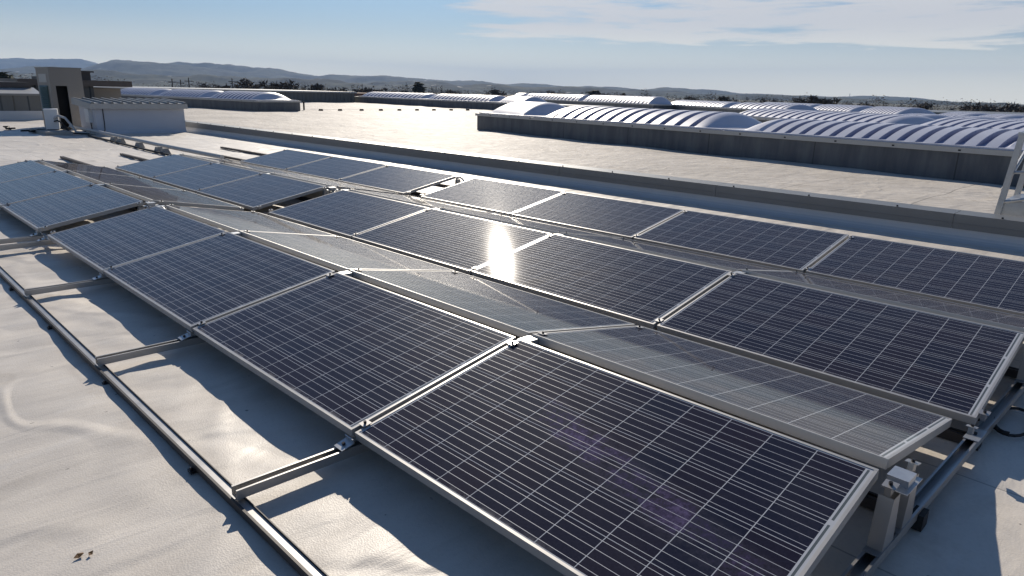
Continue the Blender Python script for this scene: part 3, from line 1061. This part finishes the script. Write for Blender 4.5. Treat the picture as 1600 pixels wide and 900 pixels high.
strip((61, 40), (46.3, 20), [(0.4, 14.1, 14), (14.4, 24.0, 9)], 'distant dark curb with a clear square tip',
      ['distant ribbed vault on the curb with a square tip', 'distant ribbed vault half hidden behind the second curb'], t1=24.4, H=0.44)
strip((67, 33.35), (47.25, 13.54), [(0.2, 13.4, 14), (13.6, 21.4, 9), (21.8, 27.8, 9)], 'farthest curb of rooflights before the long grey building',
      ['farthest ribbed vault below the big bare tree', 'farthest ribbed vault next to the one below the bare tree', 'farthest ribbed vault next to the grey building corner'], t1=28.2, H=0.44)
strip((35.7, 13.0), (27.5, 3.2), [(2.9, 5.8, 5), (5.95, 8.6, 5), (8.75, 12.6, 8)], 'third curb of rooflights behind the second curb',
      ['small ribbed vault starting the third curb', 'small ribbed vault in the middle of the third curb', 'small ribbed vault of the third curb, above the steel steps'], t0=2.6, t1=13, H=0.30)
strip((42, 10.6), (33, 3.6), [(-0.8, 3.0, 5), (3.15, 6.5, 5), (6.65, 10.5, 6)], 'fourth curb of rooflights under the grey building wall',
      ['little ribbed vault at the start of the fourth curb', 'little ribbed vault in the middle of the fourth curb', 'little ribbed vault of the fourth curb, above the steel steps'], t0=-1, t1=11, H=0.34)

# lightning conductor run on the far roof
names = ['by the hut-side curb corner', 'second from the hut-side curb', 'third from the hut-side curb', 'fourth from the hut-side curb', 'middle of the run', 'fourth from the nearest curb', 'third from the nearest curb', 'second from the nearest curb', 'touching the nearest curb line']
bm_ = MB()
bm_.hexa([(-0.13, -0.09, 0), (0.13, -0.09, 0), (0.13, 0.09, 0), (-0.13, 0.09, 0), (-0.10, -0.07, 0.12), (0.10, -0.07, 0.12), (0.10, 0.07, 0.12), (-0.10, 0.07, 0.12)])
bmesh_ = bm_.mesh('conductor_block', M['rubber'])
bx = [22.75, 24.2, 25.9, 27.5, 29.1, 30.7, 32.3, 34.0, 35.7]
for x, nm in zip(bx, names):
    o = link('conductor_block', bmesh_)
    o.location = (x, 41.45, 0.01)
    tag(o, f'small dark block of the long row on the far roof, {nm}', 'conductor block', 'dark conductor blocks on the far roof')
for (x, y), nm in zip([(40.1, 71.8), (41.9, 72.2), (41.3, 69.4), (40.7, 66.7)], ['nearest the hut', 'second from the hut', 'third from the hut', 'next to the far curb']):
    o = link('conductor_block', bmesh_)
    o.location = (x, y, 0.01)
    tag(o, f'tiny dark block of the short distant row, {nm}', 'conductor block', 'dark conductor blocks on the far roof')
cw = MB()
cw.tube([(22.0, 41.45, 0.10), (28, 41.47, 0.13), (36.2, 41.45, 0.10)], 0.006, 5)
tag(cw.build('conductor_wire', M['alu_dull']), 'thin wire strung over the row of dark blocks', 'wire')
o = thing('vent_pipe', 'slim dark vent pipe upright beside the square curb end', 'vent pipe', (22.6, 43.4, 0))
v_ = MB(); v_.bar((0, 0, 0), (0, 0, 0.50), 0.055, n=10); v_.build('pipe', M['rubber'], o)
v_ = MB(); v_.bar((0, 0, 0.50), (0, 0, 0.56), 0.085, 0.06, n=10); v_.build('cowl', M['rubber'], o)

# ------------------------------------------------------------------ hut with metal roof
hut = thing('rooftop_hut', 'low white rooftop hut with ribbed metal roof', 'hut', (4.72, 23.1, 0))
HW, HD, HH = 2.56, 1.7, 0.80
mb = MB()
mb.box(0, HW, 0, HD, -0.02, HH)
# coved foot of the membrane
mb.prism([(-0.001, -0.03), (-0.10, -0.03), (-0.06, 0.015), (-0.025, 0.05), (-0.001, 0.12)], 'x', 0.0, HW)
mb.build('wall', M['white_wall'], hut)
rf = MB()
ov = 0.14
zf, zb_ = 0.90, 0.985
rf.hexa([(-ov, -ov, zf - 0.012), (HW + 0.06, -ov, zf - 0.012), (HW + 0.06, HD + ov, zb_ - 0.012), (-ov, HD + ov, zb_ - 0.012),
         (-ov, -ov, zf), (HW + 0.06, -ov, zf), (HW + 0.06, HD + ov, zb_), (-ov, HD + ov, zb_)])
nr = 11
for k in range(nr):
    x = -ov + 0.06 + k * (HW + ov - 0.06) / (nr - 1)
    y0_, y1_ = -ov - 0.03, HD + ov
    rf.hexa([(x - 0.045, y0_, zf - 0.001), (x + 0.045, y0_, zf - 0.001), (x + 0.045, y1_, zb_ - 0.001), (x - 0.045, y1_, zb_ - 0.001),
             (x - 0.022, y0_, zf + 0.045), (x + 0.022, y0_, zf + 0.045), (x + 0.022, y1_, zb_ + 0.045), (x - 0.022, y1_, zb_ + 0.045)])
rf.build('roof', M['zinc_dark'], hut)
fs = MB()
fs.box(-ov - 0.01, HW + 0.07, -ov - 0.012, -ov - 0.002, zf - 0.16, zf - 0.013)
fs.hexa([(-ov - 0.012, -ov, zf - 0.16), (-ov - 0.002, -ov, zf - 0.16), (-ov - 0.002, HD + ov, zb_ - 0.16), (-ov - 0.012, HD + ov, zb_ - 0.16),
         (-ov - 0.012, -ov, zf - 0.005), (-ov - 0.002, -ov, zf - 0.005), (-ov - 0.002, HD + ov, zb_ + 0.03), (-ov - 0.012, HD + ov, zb_ + 0.03)])
fs.build('fascia', M['zinc_light'], hut)
mbx = MB(); mbx.box(-0.10, -0.002, 0.35, 0.75, 0.32, 0.72); mbx.build('junction_box', M['white_plastic'], hut)
cb = MB(); cb.tube([(0.20, -0.02, 0.80), (0.20, -0.02, 0.3), (0.19, -0.03, 0.12), (0.10, -0.13, 0.02)], 0.012, 6)
cb.tube([(-0.03, 0.5, 0.32), (-0.03, 0.45, 0.10), (-0.15, 0.3, 0.02)], 0.014, 6)
cb.build('cable', M['rubber'], hut)
wl = MB(); wl.box(0.13, 0.25, -0.13, -0.02, 0.80, 0.87); wl.build('floodlight', M['bolt'], hut)

# ------------------------------------------------------------------ tower housing with dark doorway
tw = thing('duct_housing', 'tall beige metal housing with a dark open doorway', 'housing', (4.30, 26.0, 0))
TWX, TWY, TH = 0.92, 1.7, 1.90
mb = MB()
# front: jambs, lintel and an open doorway; back and sides closed
mb.box(0, 0.14, 0, 0.04, 0, TH)
mb.box(0.46, TWX, 0, 0.04, 0, TH)
mb.box(0.1405, 0.4595, 0, 0.04, 1.36, TH)
mb.box(0, 0.04, 0.0405, TWY, 0, TH)
mb.box(TWX - 0.04, TWX, 0.0405, TWY, 0, TH)
mb.box(0.0405, TWX - 0.0405, TWY - 0.04, TWY, 0, TH)
mb.build('casing', M['beige'], tw)
mb = MB(); mb.box(-0.02, TWX + 0.02, -0.02, TWY + 0.02, TH + 0.0005, TH + 0.035); mb.build('roof', M['zinc_dark'], tw)
mb = MB(); mb.box(0.0410, TWX - 0.0410, 0.30, 0.34, 0.01, TH - 0.01); mb.build('doorway_dark', M['black'], tw)  # near-black sheet standing in for the darkness inside the doorway
mb = MB()
mb.box(-0.012, -0.002, 0.35, TWY - 0.25, 0.50, 1.36)
for k in range(14):
    z = 0.53 + k * 0.06
    mb.hexa([(-0.05, 0.36, z), (-0.0125, 0.36, z + 0.03), (-0.0125, TWY - 0.26, z + 0.03), (-0.05, TWY - 0.26, z),
             (-0.05, 0.36, z + 0.006), (-0.0125, 0.36, z + 0.036), (-0.0125, TWY - 0.26, z + 0.036), (-0.05, TWY - 0.26, z + 0.006)])
mb.build('louvre', M['teal'], tw)
mb = MB(); mb.box(-0.006, -0.001, 0.4, TWY - 0.3, 1.46, 1.72); mb.build('notice_plate', M['alu_dull'], tw)

# outdoor air conditioner unit on a slab
ac = thing('air_conditioner', 'white outdoor air conditioner unit beside the beige housing', 'air conditioner', (3.58, 23.95, 0.10), (0, 0, R(-14)))
mb = MB()
mb.box(0, 0.34, 0, 0.80, 0.02, 0.60)
mb.build('casing', M['white_plastic'], ac)
mb = MB()
for k in range(20):
    a, b_ = 2 * math.pi * k / 20, 2 * math.pi * (k + 1) / 20
    mb.bar((-0.008, 0.47 + 0.2 * math.cos(a), 0.31 + 0.2 * math.sin(a)), (-0.008, 0.47 + 0.2 * math.cos(b_), 0.31 + 0.2 * math.sin(b_)), 0.007, n=5)
for k in range(-3, 4):
    hw = math.sqrt(max(0.0, 0.2 ** 2 - (k * 0.055) ** 2))
    mb.bar((-0.008, 0.47 - hw, 0.31 + k * 0.055), (-0.008, 0.47 + hw, 0.31 + k * 0.055), 0.004, n=4)
mb.build('fan_grille', M['bolt'], ac)
mb = MB(); mb.bar((-0.003, 0.47, 0.31), (-0.0005, 0.47, 0.31), 0.195, n=24); mb.build('fan', M['black'], ac)
mb = MB(); mb.box(0.10, 0.24, -0.03, -0.001, 0.20, 0.42); mb.build('valve_cover', M['white_plastic'], ac)
for yy in (0.08, 0.66):
    mb = MB(); mb.box(0.02, 0.32, yy, yy + 0.05, 0.0, 0.0195); mb.build('foot', M['bolt'], ac)
sb = MB(); sb.box(3.35, 4.02, 22.95, 24.95, -0.02, 0.10)
tag(sb.build('plinth', M['conc']), 'low concrete plinth under the white air conditioner', 'plinth')
hs = MB()
hs.tube([(3.80, 23.9, 0.42), (3.90, 23.75, 0.52), (4.02, 23.55, 0.46), (4.12, 23.4, 0.25), (4.20, 23.3, 0.06), (4.5, 23.0, 0.03), (4.62, 22.9, 0.03)], 0.035, 8)
tag(hs.build('refrigerant_hose', M['ivory_pipe']), 'thick pale hose arching from air conditioner to the roof', 'hose')
hs = MB()
hs.tube([(3.78, 23.92, 0.34), (3.86, 23.75, 0.38), (3.94, 23.55, 0.30), (4.0, 23.4, 0.12), (4.1, 23.2, 0.035), (4.4, 22.8, 0.03)], 0.02, 7)
tag(hs.build('condensate_hose', M['rubber']), 'thin dark hose hanging beside the thick pale one', 'hose')
# jumble of cables by the hut
hs = MB()
rr = random.Random(11)
for k in range(7):
    p = Vector((3.0 + rr.uniform(0, 1.6), 24.9 + rr.uniform(-0.4, 1.2), 0.03))
    pts = [p]
    for q in range(6):
        p = p + Vector((rr.uniform(-0.25, 0.35), rr.uniform(-0.3, 0.3), 0))
        pts.append(Vector((p.x, p.y, 0.02 + rr.random() * 0.08)))
    hs.tube(pts, 0.025, 6)
tag(hs.build('cable_bundle', M['rubber']), 'tangle of black cables lying between hut and air conditioner', 'cables', kind='stuff')

# pipes on blocks from the hut to the array
pp = MB(); pp.tube([(4.45, 25.0, 0.13), (4.47, 22.6, 0.13), (4.38, 19.2, 0.13), (4.30, 16.6, 0.13), (4.30, 13.2, 0.13)], 0.045, 10)
tag(pp.build('conduit_pipe', M['ivory_pipe']), 'pale conduit running from the hut to the panel array', 'pipe')
pp = MB(); pp.tube([(4.60, 24.0, 0.03), (4.20, 22.0, 0.03), (4.12, 19.5, 0.03), (4.02, 16.8, 0.03), (3.98, 13.2, 0.03)], 0.025, 8)
tag(pp.build('cable_duct', M['rubber']), 'thin black cable beside the pale conduit on the roof', 'cable')
blk = MB()
blk.hexa([(-0.085, -0.085, 0), (0.085, -0.085, 0), (0.085, 0.085, 0), (-0.085, 0.085, 0), (-0.05, -0.05, 0.13), (0.05, -0.05, 0.13), (0.05, 0.05, 0.13), (-0.05, 0.05, 0.13)])
blkm = blk.mesh('ballast_block', M['conc'])
for (x, y), lab in zip([(4.08, 19.85), (4.06, 19.25), (4.02, 17.7), (3.96, 16.2), (3.94, 15.75)],
                       ['closest to the hut', 'second from the hut, paired with the closest', 'alone midway along the conduit', 'fourth from the hut', 'closest to the panels']):
    o = link('ballast_block', blkm)
    o.location = (x + 0.16, y, 0.0)
    o.rotation_euler = (0, 0, R(20 * (x * 7 % 3)))
    tag(o, f'small grey tapered block beside the conduit, {lab}', 'block', 'grey blocks along the conduit')

# ------------------------------------------------------------------ steel steps behind the parapet
st = thing('access_steps', 'grey steel access steps with guard rail behind the parapet', 'access steps', (8.15, 0.98, 0))
lean = 0.09
for (x, y) in ((0.1, 0.05), (0.1, -0.62), (1.0, 0.05), (1.0, -0.62)):
    mb = MB()
    mb.hexa([(x - 0.03, y - 0.03, 0), (x + 0.03, y - 0.03, 0), (x + 0.03, y + 0.03, 0), (x - 0.03, y + 0.03, 0),
             (x - 0.03, y - 0.03 - lean, 1.16), (x + 0.03, y - 0.03 - lean, 1.16), (x + 0.03, y + 0.03 - lean, 1.16), (x - 0.03, y + 0.03 - lean, 1.16)])
    mb.build('post', M['galv'], st)
mb = MB()
mb.box(0.03, 1.07, 0.02 - lean, 0.08 - lean, 1.162, 1.20)
mb.box(0.03, 1.07, -0.65 - lean, -0.59 - lean, 1.162, 1.20)
mb.box(0.06, 0.12, -0.585 - lean, 0.015 - lean, 1.165, 1.198)
mb.build('handrail', M['galv'], st)
mb = MB()
mb.bar((0.1, 0.03, 0.55), (1.0, 0.03, 0.95), 0.02, n=8)
mb.bar((0.1, -0.03, 0.75), (0.1, -0.66, 0.82), 0.018, n=8)
mb.bar((0.1, 0.03, 0.40), (0.1, -0.62, 0.58), 0.02, n=8)
mb.build('brace', M['galv'], st)
mb = MB()
mb.box(0.11, 0.118, -0.60, 0.03, 0.02, 0.42)
mb.box(0.13, 0.98, -0.58, 0.0, 0.40, 0.43)
mb.build('side_plate', M['galv'], st)
mb = MB()
for x, y in ((0.106, -0.05), (0.106, -0.3), (0.106, -0.5)):
    mb.bar((x, y, 0.2), (x - 0.01, y, 0.2), 0.012, n=6)
mb.build('bolt', M['bolt'], st)

# ------------------------------------------------------------------ neighbouring buildings
def at(azd, dist):
    return Vector((-1.36 + dist * math.sin(R(azd)), -0.55 + dist * math.cos(R(azd)), 0))


b1 = thing('workshop_building', 'grey clad workshop with dark flat roof behind the beige housing', 'building', (1.0, 32.9, 0))
mb = MB(); mb.box(-14, 4.6, 0, 14, -0.01, 0.34); mb.build('plinth_wall', M['membrane_wall'], b1)
mb = MB(); mb.box(-14, 4.55, 0.05, 13.9, 0.341, 0.92); mb.build('wall', M['cladding'], b1)
mb = MB(); mb.box(-14.05, 4.62, -0.06, 14.0, 0.921, 1.0); mb.build('gutter', M['zinc_dark'], b1)
mb = MB(); mb.hexa([(-14, 0.4, 1.001), (4.5, 0.4, 1.001), (4.5, 13.5, 1.001), (-14, 13.5, 1.001), (-14, 1.6, 1.22), (4.5, 1.6, 1.22), (4.5, 12.0, 1.22), (-14, 12.0, 1.22)]); mb.build('roof_slope', M['zinc_light'], b1)
mb = MB(); mb.box(-14, 4.4, 1.5, 12.5, 1.221, 1.43); mb.build('roof_band', M['dark_metal'], b1)
b2 = thing('plant_room', 'dark plant room with chimney stack behind the hut', 'building', (6.3, 41.0, 0))
mb = MB(); mb.box(0, 3.1, 0, 8, -0.01, 1.28); mb.build('wall', M['cladding_dark'], b2)
mb = MB(); mb.box(3.1005, 4.6, 0.8, 8, -0.01, 1.20); mb.build('side_wall', M['beige'], b2)
mb = MB(); mb.box(-0.2, 4.9, -0.25, 8.2, 1.281, 1.58); mb.build('roof_band', M['dark_metal'], b2)
mb = MB(); mb.box(1.9, 3.4, 1.4, 2.9, 1.581, 1.98); mb.box(1.75, 3.55, 1.25, 3.05, 1.981, 2.06); mb.box(1.0, 2.0, 1.5, 2.8, 1.581, 1.72); mb.build('chimney', M['dark_metal'], b2)
b3 = thing('storage_hall', 'long grey corrugated hall wall behind the hut rooflights', 'building', (11.0, 66.0, 0))
mb = MB(); mb.box(0, 30, 0, 20, -0.01, 0.98); mb.build('wall', M['cladding'], b3)
mb = MB(); mb.box(-0.2, 30.2, -0.2, 20.2, 0.981, 1.12); mb.build('coping', M['zinc_light'], b3)
b4 = thing('distant_hall', 'distant low hall with red-brown roof edge behind the far rooflights', 'building', tuple(at(33, 118)), (0, 0, R(-33)))
mb = MB(); mb.box(-22, 26, 0, 12, GROUND, 0.2); mb.build('wall', M['zinc_dark'], b4)
mb = MB(); mb.box(-22.5, 26.5, -0.5, 12.5, 0.201, 0.75); mb.build('roof_edge', M['red_tile'], b4)
b5 = thing('logistics_hall', 'long dark grey flat-topped hall beyond the farthest rooflights', 'building', tuple(at(82, 97)), (0, 0, R(-82)))
mb = MB(); mb.box(-15.5, 45, 0, 25, GROUND, -0.1); mb.build('wall', M['cladding_dark'], b5)
mb = MB(); mb.box(-15.7, 45.2, -0.2, 25.2, -0.099, 0.35); mb.build('coping', M['zinc_dark'], b5)

# ------------------------------------------------------------------ trees
def bare_tree(seed, height, spread):
    """a winter broadleaf: trunk with limbs, and a crown of fine twigs"""
    r = random.Random(seed)
    tr, cr = MB(), MB()
    def grow(p, d, ln, rad, lev):
        mbx_ = tr if lev < 2 else cr
        q = p + d * ln
        mbx_.bar(p, q, max(rad, 0.042), max(rad * 0.68, 0.032), 5 if lev < 2 else 3, caps=False)
        if lev >= 7:
            # spray of fine twigs at every tip
            for _ in range(2):
                e = Vector((r.gauss(0, 0.30), r.gauss(0, 0.30), r.gauss(0.05, 0.24)))
                o_ = Vector((r.gauss(0, 0.10), r.gauss(0, 0.10), r.gauss(0, 0.08)))
                cr.add([q - o_, q + o_, q + e], [(0, 1, 2)])
            return
        n = 3 if lev < 2 else (r.choice((2, 3)) if lev < 4 else 2)
        for k in range(n):
            ax = Vector((r.gauss(0, 1), r.gauss(0, 1), r.gauss(0, 1))).normalized()
            nd = (d + ax * (spread * (0.75 if k else 0.35)) + Vector((0, 0, 0.10))).normalized()
            grow(q - d * ln * r.uniform(0, 0.25), nd, ln * r.uniform(0.66, 0.86), rad * (0.62 if k else 0.70), lev + 1)
    grow(Vector((0, 0, 0)), Vector((r.uniform(-0.05, 0.05), 0, 1)).normalized(), height * 0.22, height * 0.017, 0)
    zmax = max(v[2] for v in cr.v)
    k = height / zmax
    tr.v = [(x * k, y * k, z * k) for x, y, z in tr.v]
    cr.v = [(x * k, y * k, z * k) for x, y, z in cr.v]
    return tr.mesh('trunk', M['bark']), cr.mesh('crown', M['bark'])


def conifer(seed, height):
    r = random.Random(seed)
    tr, cr = MB(), MB()
    tr.bar((0, 0, 0), (0, 0, height * 0.95), height * 0.02, 0.02, 6)
    for k in range(900):
        f = r.random() ** 0.8
        z = height * (0.10 + 0.90 * f)
        rad = height * 0.26 * (1 - f) ** 0.8 * r.uniform(0.3, 1.1) + 0.1
        a = r.uniform(0, 2 * math.pi)
        c = Vector((rad * math.cos(a), rad * math.sin(a), z))
        s = height * 0.05
        pts = [c + Vector((r.gauss(0, s), r.gauss(0, s), r.gauss(0, s * 0.5))) for _ in range(3)]
        cr.add(pts, [(0, 1, 2)])
    return tr.mesh('trunk', M['bark']), cr.mesh('crown', M['evergreen'])


variants = [bare_tree(s, 10.0, sp) for s, sp in ((1, 1.0), (2, 1.15), (3, 0.95), (5, 1.25), (8, 1.05))]
conif = conifer(3, 10.0)
TG = 'bare winter trees along the horizon'


def put_tree(azd, top_el, dist, var, label, name='bare_tree', wide=1.0):
    p = at(azd, dist)
    h = 1.5 + dist * math.tan(R(top_el)) - GROUND
    t = thing(name, label, 'tree', (p.x, p.y, GROUND), (0, 0, R(azd * 37 % 360)), TG if name == 'bare_tree' else 'dark evergreens along the horizon')
    a, b_ = (variants[var % 5] if name == 'bare_tree' else conif)
    link('trunk', a, t); link('crown', b_, t)
    s = h / 10.0
    t.scale = (s * wide, s * wide, s)


TREES = [(25.25, 0.62, 190, 0, 'tall bare tree above the hut-side rooflights, the first of a pair', 1.1),
         (26.65, 0.56, 195, 1, 'bare rounded tree, the second of the pair above the rooflights', 1.1),
         (22.4, 0.26, 170, 3, 'low brown bushy tree behind the hut-side rooflights', 1.5),
         (23.2, 0.22, 175, 2, 'small brown tree between two power poles', 1.4),
         (29.2, 0.34, 200, 4, 'bare rounded tree alone past the pair', 1.2),
         (30.9, 0.16, 210, 0, 'small bare tree over the red-brown roof edge', 1.2),
         (33.6, 0.18, 230, 1, 'thin bare tree above the distant red-brown hall', 1.2),
         (35.4, 0.15, 230, 2, 'small bare tree shortly before the dark evergreen', 1.2),
         (40.0, 0.20, 250, 3, 'bare tree between two poles past the evergreen', 1.3),
         (44.0, 0.22, 260, 4, 'bare tree behind the far curb end', 1.3),
         (47.6, 0.26, 240, 0, 'bare tree over the glittering distant vault', 1.3),
         (52.3, 0.20, 230, 1, 'bare tree past the glittering distant vaults', 1.2),
         (54.6, 0.16, 240, 2, 'small bare tree under the pointed hill', 1.2),
         (59.0, 0.14, 250, 3, 'bare tree above the square-tipped distant curb', 1.3),
         (62.0, 0.12, 240, 4, 'bare tree above the farthest vaults', 1.3),
         (65.0, 0.06, 230, 0, 'small bare tree ahead of the big forked one', 1.2),
         (67.9, 0.34, 180, 2, 'big bare forked tree, tallest above the farthest vaults', 1.0),
         (68.9, 0.28, 185, 1, 'bare tree touching the big forked one', 1.0),
         (71.8, -0.02, 210, 3, 'low bare tree under the mast hill', 1.3),
         (75.1, 0.00, 190, 4, 'bare tree above the start of the long grey hall', 1.2),
         (77.0, -0.06, 195, 0, 'low bare tree above the middle of the grey hall', 1.3),
         (79.5, 0.14, 170, 1, 'bare rounded tree above the steel steps, first of the last pair', 1.05),
         (80.75, 0.20, 170, 3, 'bare rounded tree, the very last above the grey hall', 1.05)]
for azd, el_, dist, var, lab, wd in TREES:
    put_tree(azd, el_, dist, var, lab, wide=wd)
put_tree(37.5, 0.52, 300, 0, 'dark evergreen tree, tallest on the central horizon', 'evergreen_tree', 1.5)
put_tree(9.6, 0.35, 150, 0, 'dark pointed evergreen above the workshop roof', 'evergreen_tree', 1.0)
put_tree(51.6, 0.22, 260, 0, 'squat dark evergreen left of the pointed hill', 'evergreen_tree', 1.9)

# far hedgerow and woods that read as one ragged dark band
rr = random.Random(77)
tl = MB()
for k in range(900):
    a = rr.uniform(2, 92)
    dist = rr.uniform(260, 640)
    dens = float(vnoise(np.array([a * 0.9]), np.array([3.3]), 12)[0]) + 0.5 * float(vnoise(np.array([a * 4.1]), np.array([7.3]), 13)[0])
    h = max(9.5, (11.6 + 2.2 * dens + rr.uniform(-1.2, 1.0))) * (0.9 + 0.1 * dist / 450.0)
    p = at(a, dist)
    rx = rr.uniform(2.2, 4.5)
    for q in range(110):
        u = Vector((rr.gauss(0, 1), rr.gauss(0, 1), rr.gauss(0, 1))).normalized() * rr.random() ** 0.45
        c = Vector((p.x + u.x * rx, p.y + u.y * rx, GROUND + h * (0.52 + 0.48 * u.z)))
        d1 = Vector((rr.gauss(0, 0.4), rr.gauss(0, 0.4), rr.uniform(-0.3, 0.5)))
        d2 = Vector((rr.gauss(0, 0.35), rr.gauss(0, 0.35), rr.gauss(0, 0.25)))
        tl.add([c, c + d1, c + d2], [(0, 1, 2)])
tlo = tl.build('treeline', M['bark'])
tag(tlo, 'ragged dark band of leafless woods along the plain', 'woods', kind='stuff')

# power poles and masts
POLES = [(19.5, 0.36, 150, 'wooden power pole behind the hall, nearest the hut'), (20.05, 0.30, 160, 'short power pole next to the nearest-hut pole'),
         (20.6, 0.46, 150, 'taller power pole above the corrugated hall'), (23.55, 0.50, 150, 'power pole with a bracket above the hut rooflights'),
         (33.1, 0.34, 260, 'power pole above the red-brown hall'), (36.6, 0.40, 270, 'power pole just before the dark evergreen'), (38.9, 0.36, 280, 'power pole just past the dark evergreen')]
for azd, el_, dist, lab in POLES:
    p = at(azd, dist)
    h = 1.5 + dist * math.tan(R(el_)) - GROUND
    t = thing('power_pole', lab, 'power pole', (p.x, p.y, GROUND), (0, 0, R(azd)), 'power poles on the plain')
    mb = MB(); mb.bar((0, 0, 0), (0, 0, h), 0.16, 0.10, 6); mb.build('pole', M['wood'], t)
    mb = MB(); mb.box(-0.9, 0.9, -0.06, 0.06, h - 0.7, h - 0.55); mb.build('crossarm', M['wood'], t)
mst = at(70.45, 6900)
t = thing('radio_mast', 'thin radio mast on top of the low blue hill', 'mast', (mst.x, mst.y, GROUND))
mb = MB(); mb.bar((0, 0, 0), (0, 0, 66), 3.0, 2.0, 5); mb.build('mast', M['wood'], t)

# ------------------------------------------------------------------ small debris on the roof
lf = MB()
lf.add([(0, 0, 0.004), (0.018, 0.008, 0.008), (0.034, 0.002, 0.005), (0.030, -0.010, 0.010), (0.012, -0.012, 0.003)], [(0, 1, 2, 3, 4)])
lm = lf.mesh('dead_leaf', M['leaf'])
for (x, y, a), lab in zip([(-1.01, 1.78, 20), (-0.97, 1.76, 60)], ['brown dead leaf lying on bare roof, the larger of two', 'brown dead leaf lying on bare roof, the smaller of two']):
    o = link('dead_leaf', lm)
    o.location = (x, y, 0.006)
    o.rotation_euler = (0.1, 0.05, R(a))
    o.scale = (1, 1, 1) if a == 20 else (0.7, 0.7, 1)
    tag(o, lab, 'leaf', 'dead leaves on the membrane')

# cables: a loose loop by the shaded end, pale flexible conduits across the gap
lp = MB()
pts = []
for k in range(26):
    a = 2 * math.pi * k / 25 * 1.15
    pts.append((2.50 + 0.16 * math.cos(a + 2.4) * (1 + 0.012 * k), -0.17 + 0.075 * math.sin(a + 2.4), 0.012 + 0.0012 * k))
pts = [(2.42, 0.10, 0.05)] + pts
lp.tube(pts, 0.0075, 7)
tag(lp.build('cable_loop', M['rubber']), 'loose black cable loop lying beside the shaded end rail', 'cable')
lp = MB()
lp.tube([(2.52, -0.27, 0.016), (2.60, -0.30, 0.018), (2.70, -0.30, 0.017), (2.82, -0.28, 0.016)], 0.013, 8)
tag(lp.build('conduit_offcut', M['ivory_pipe']), 'short pale conduit piece lying by the black cable loop', 'conduit')
for k, (x, z, lab) in enumerate([(CT + RG / 2, 0.27, 'pale cable conduit bridging the gap at the front ridge'),
                                 (PER + CT + RG / 2, 0.27, 'pale cable conduit bridging the gap at the middle ridge'),
                                 (2 * PER + CT + 0.07, 0.25, 'pale cable conduit bridging the gap at the back ridge'),
                                 (0.05, 0.085, 'pale cable conduit bridging the gap at the front low edge')]):
    y0_ = py0(3) + PL + SHIFT[min(k, 2) if k < 3 else 0] - 0.10
    y1_ = y0_ + 0.58
    c = MB()
    sag = 0.05 if k < 3 else 0.03
    c.tube([(x, y0_ + (y1_ - y0_) * q, z - sag * math.sin(q * math.pi) + 0.05 * math.sin(q * math.pi * 3) * (k < 3)) for q in np.linspace(0, 1, 14)], 0.014, 8)
    tag(c.build('flexible_conduit', M['ivory_pipe']), lab, 'conduit', 'pale conduits across the gap')
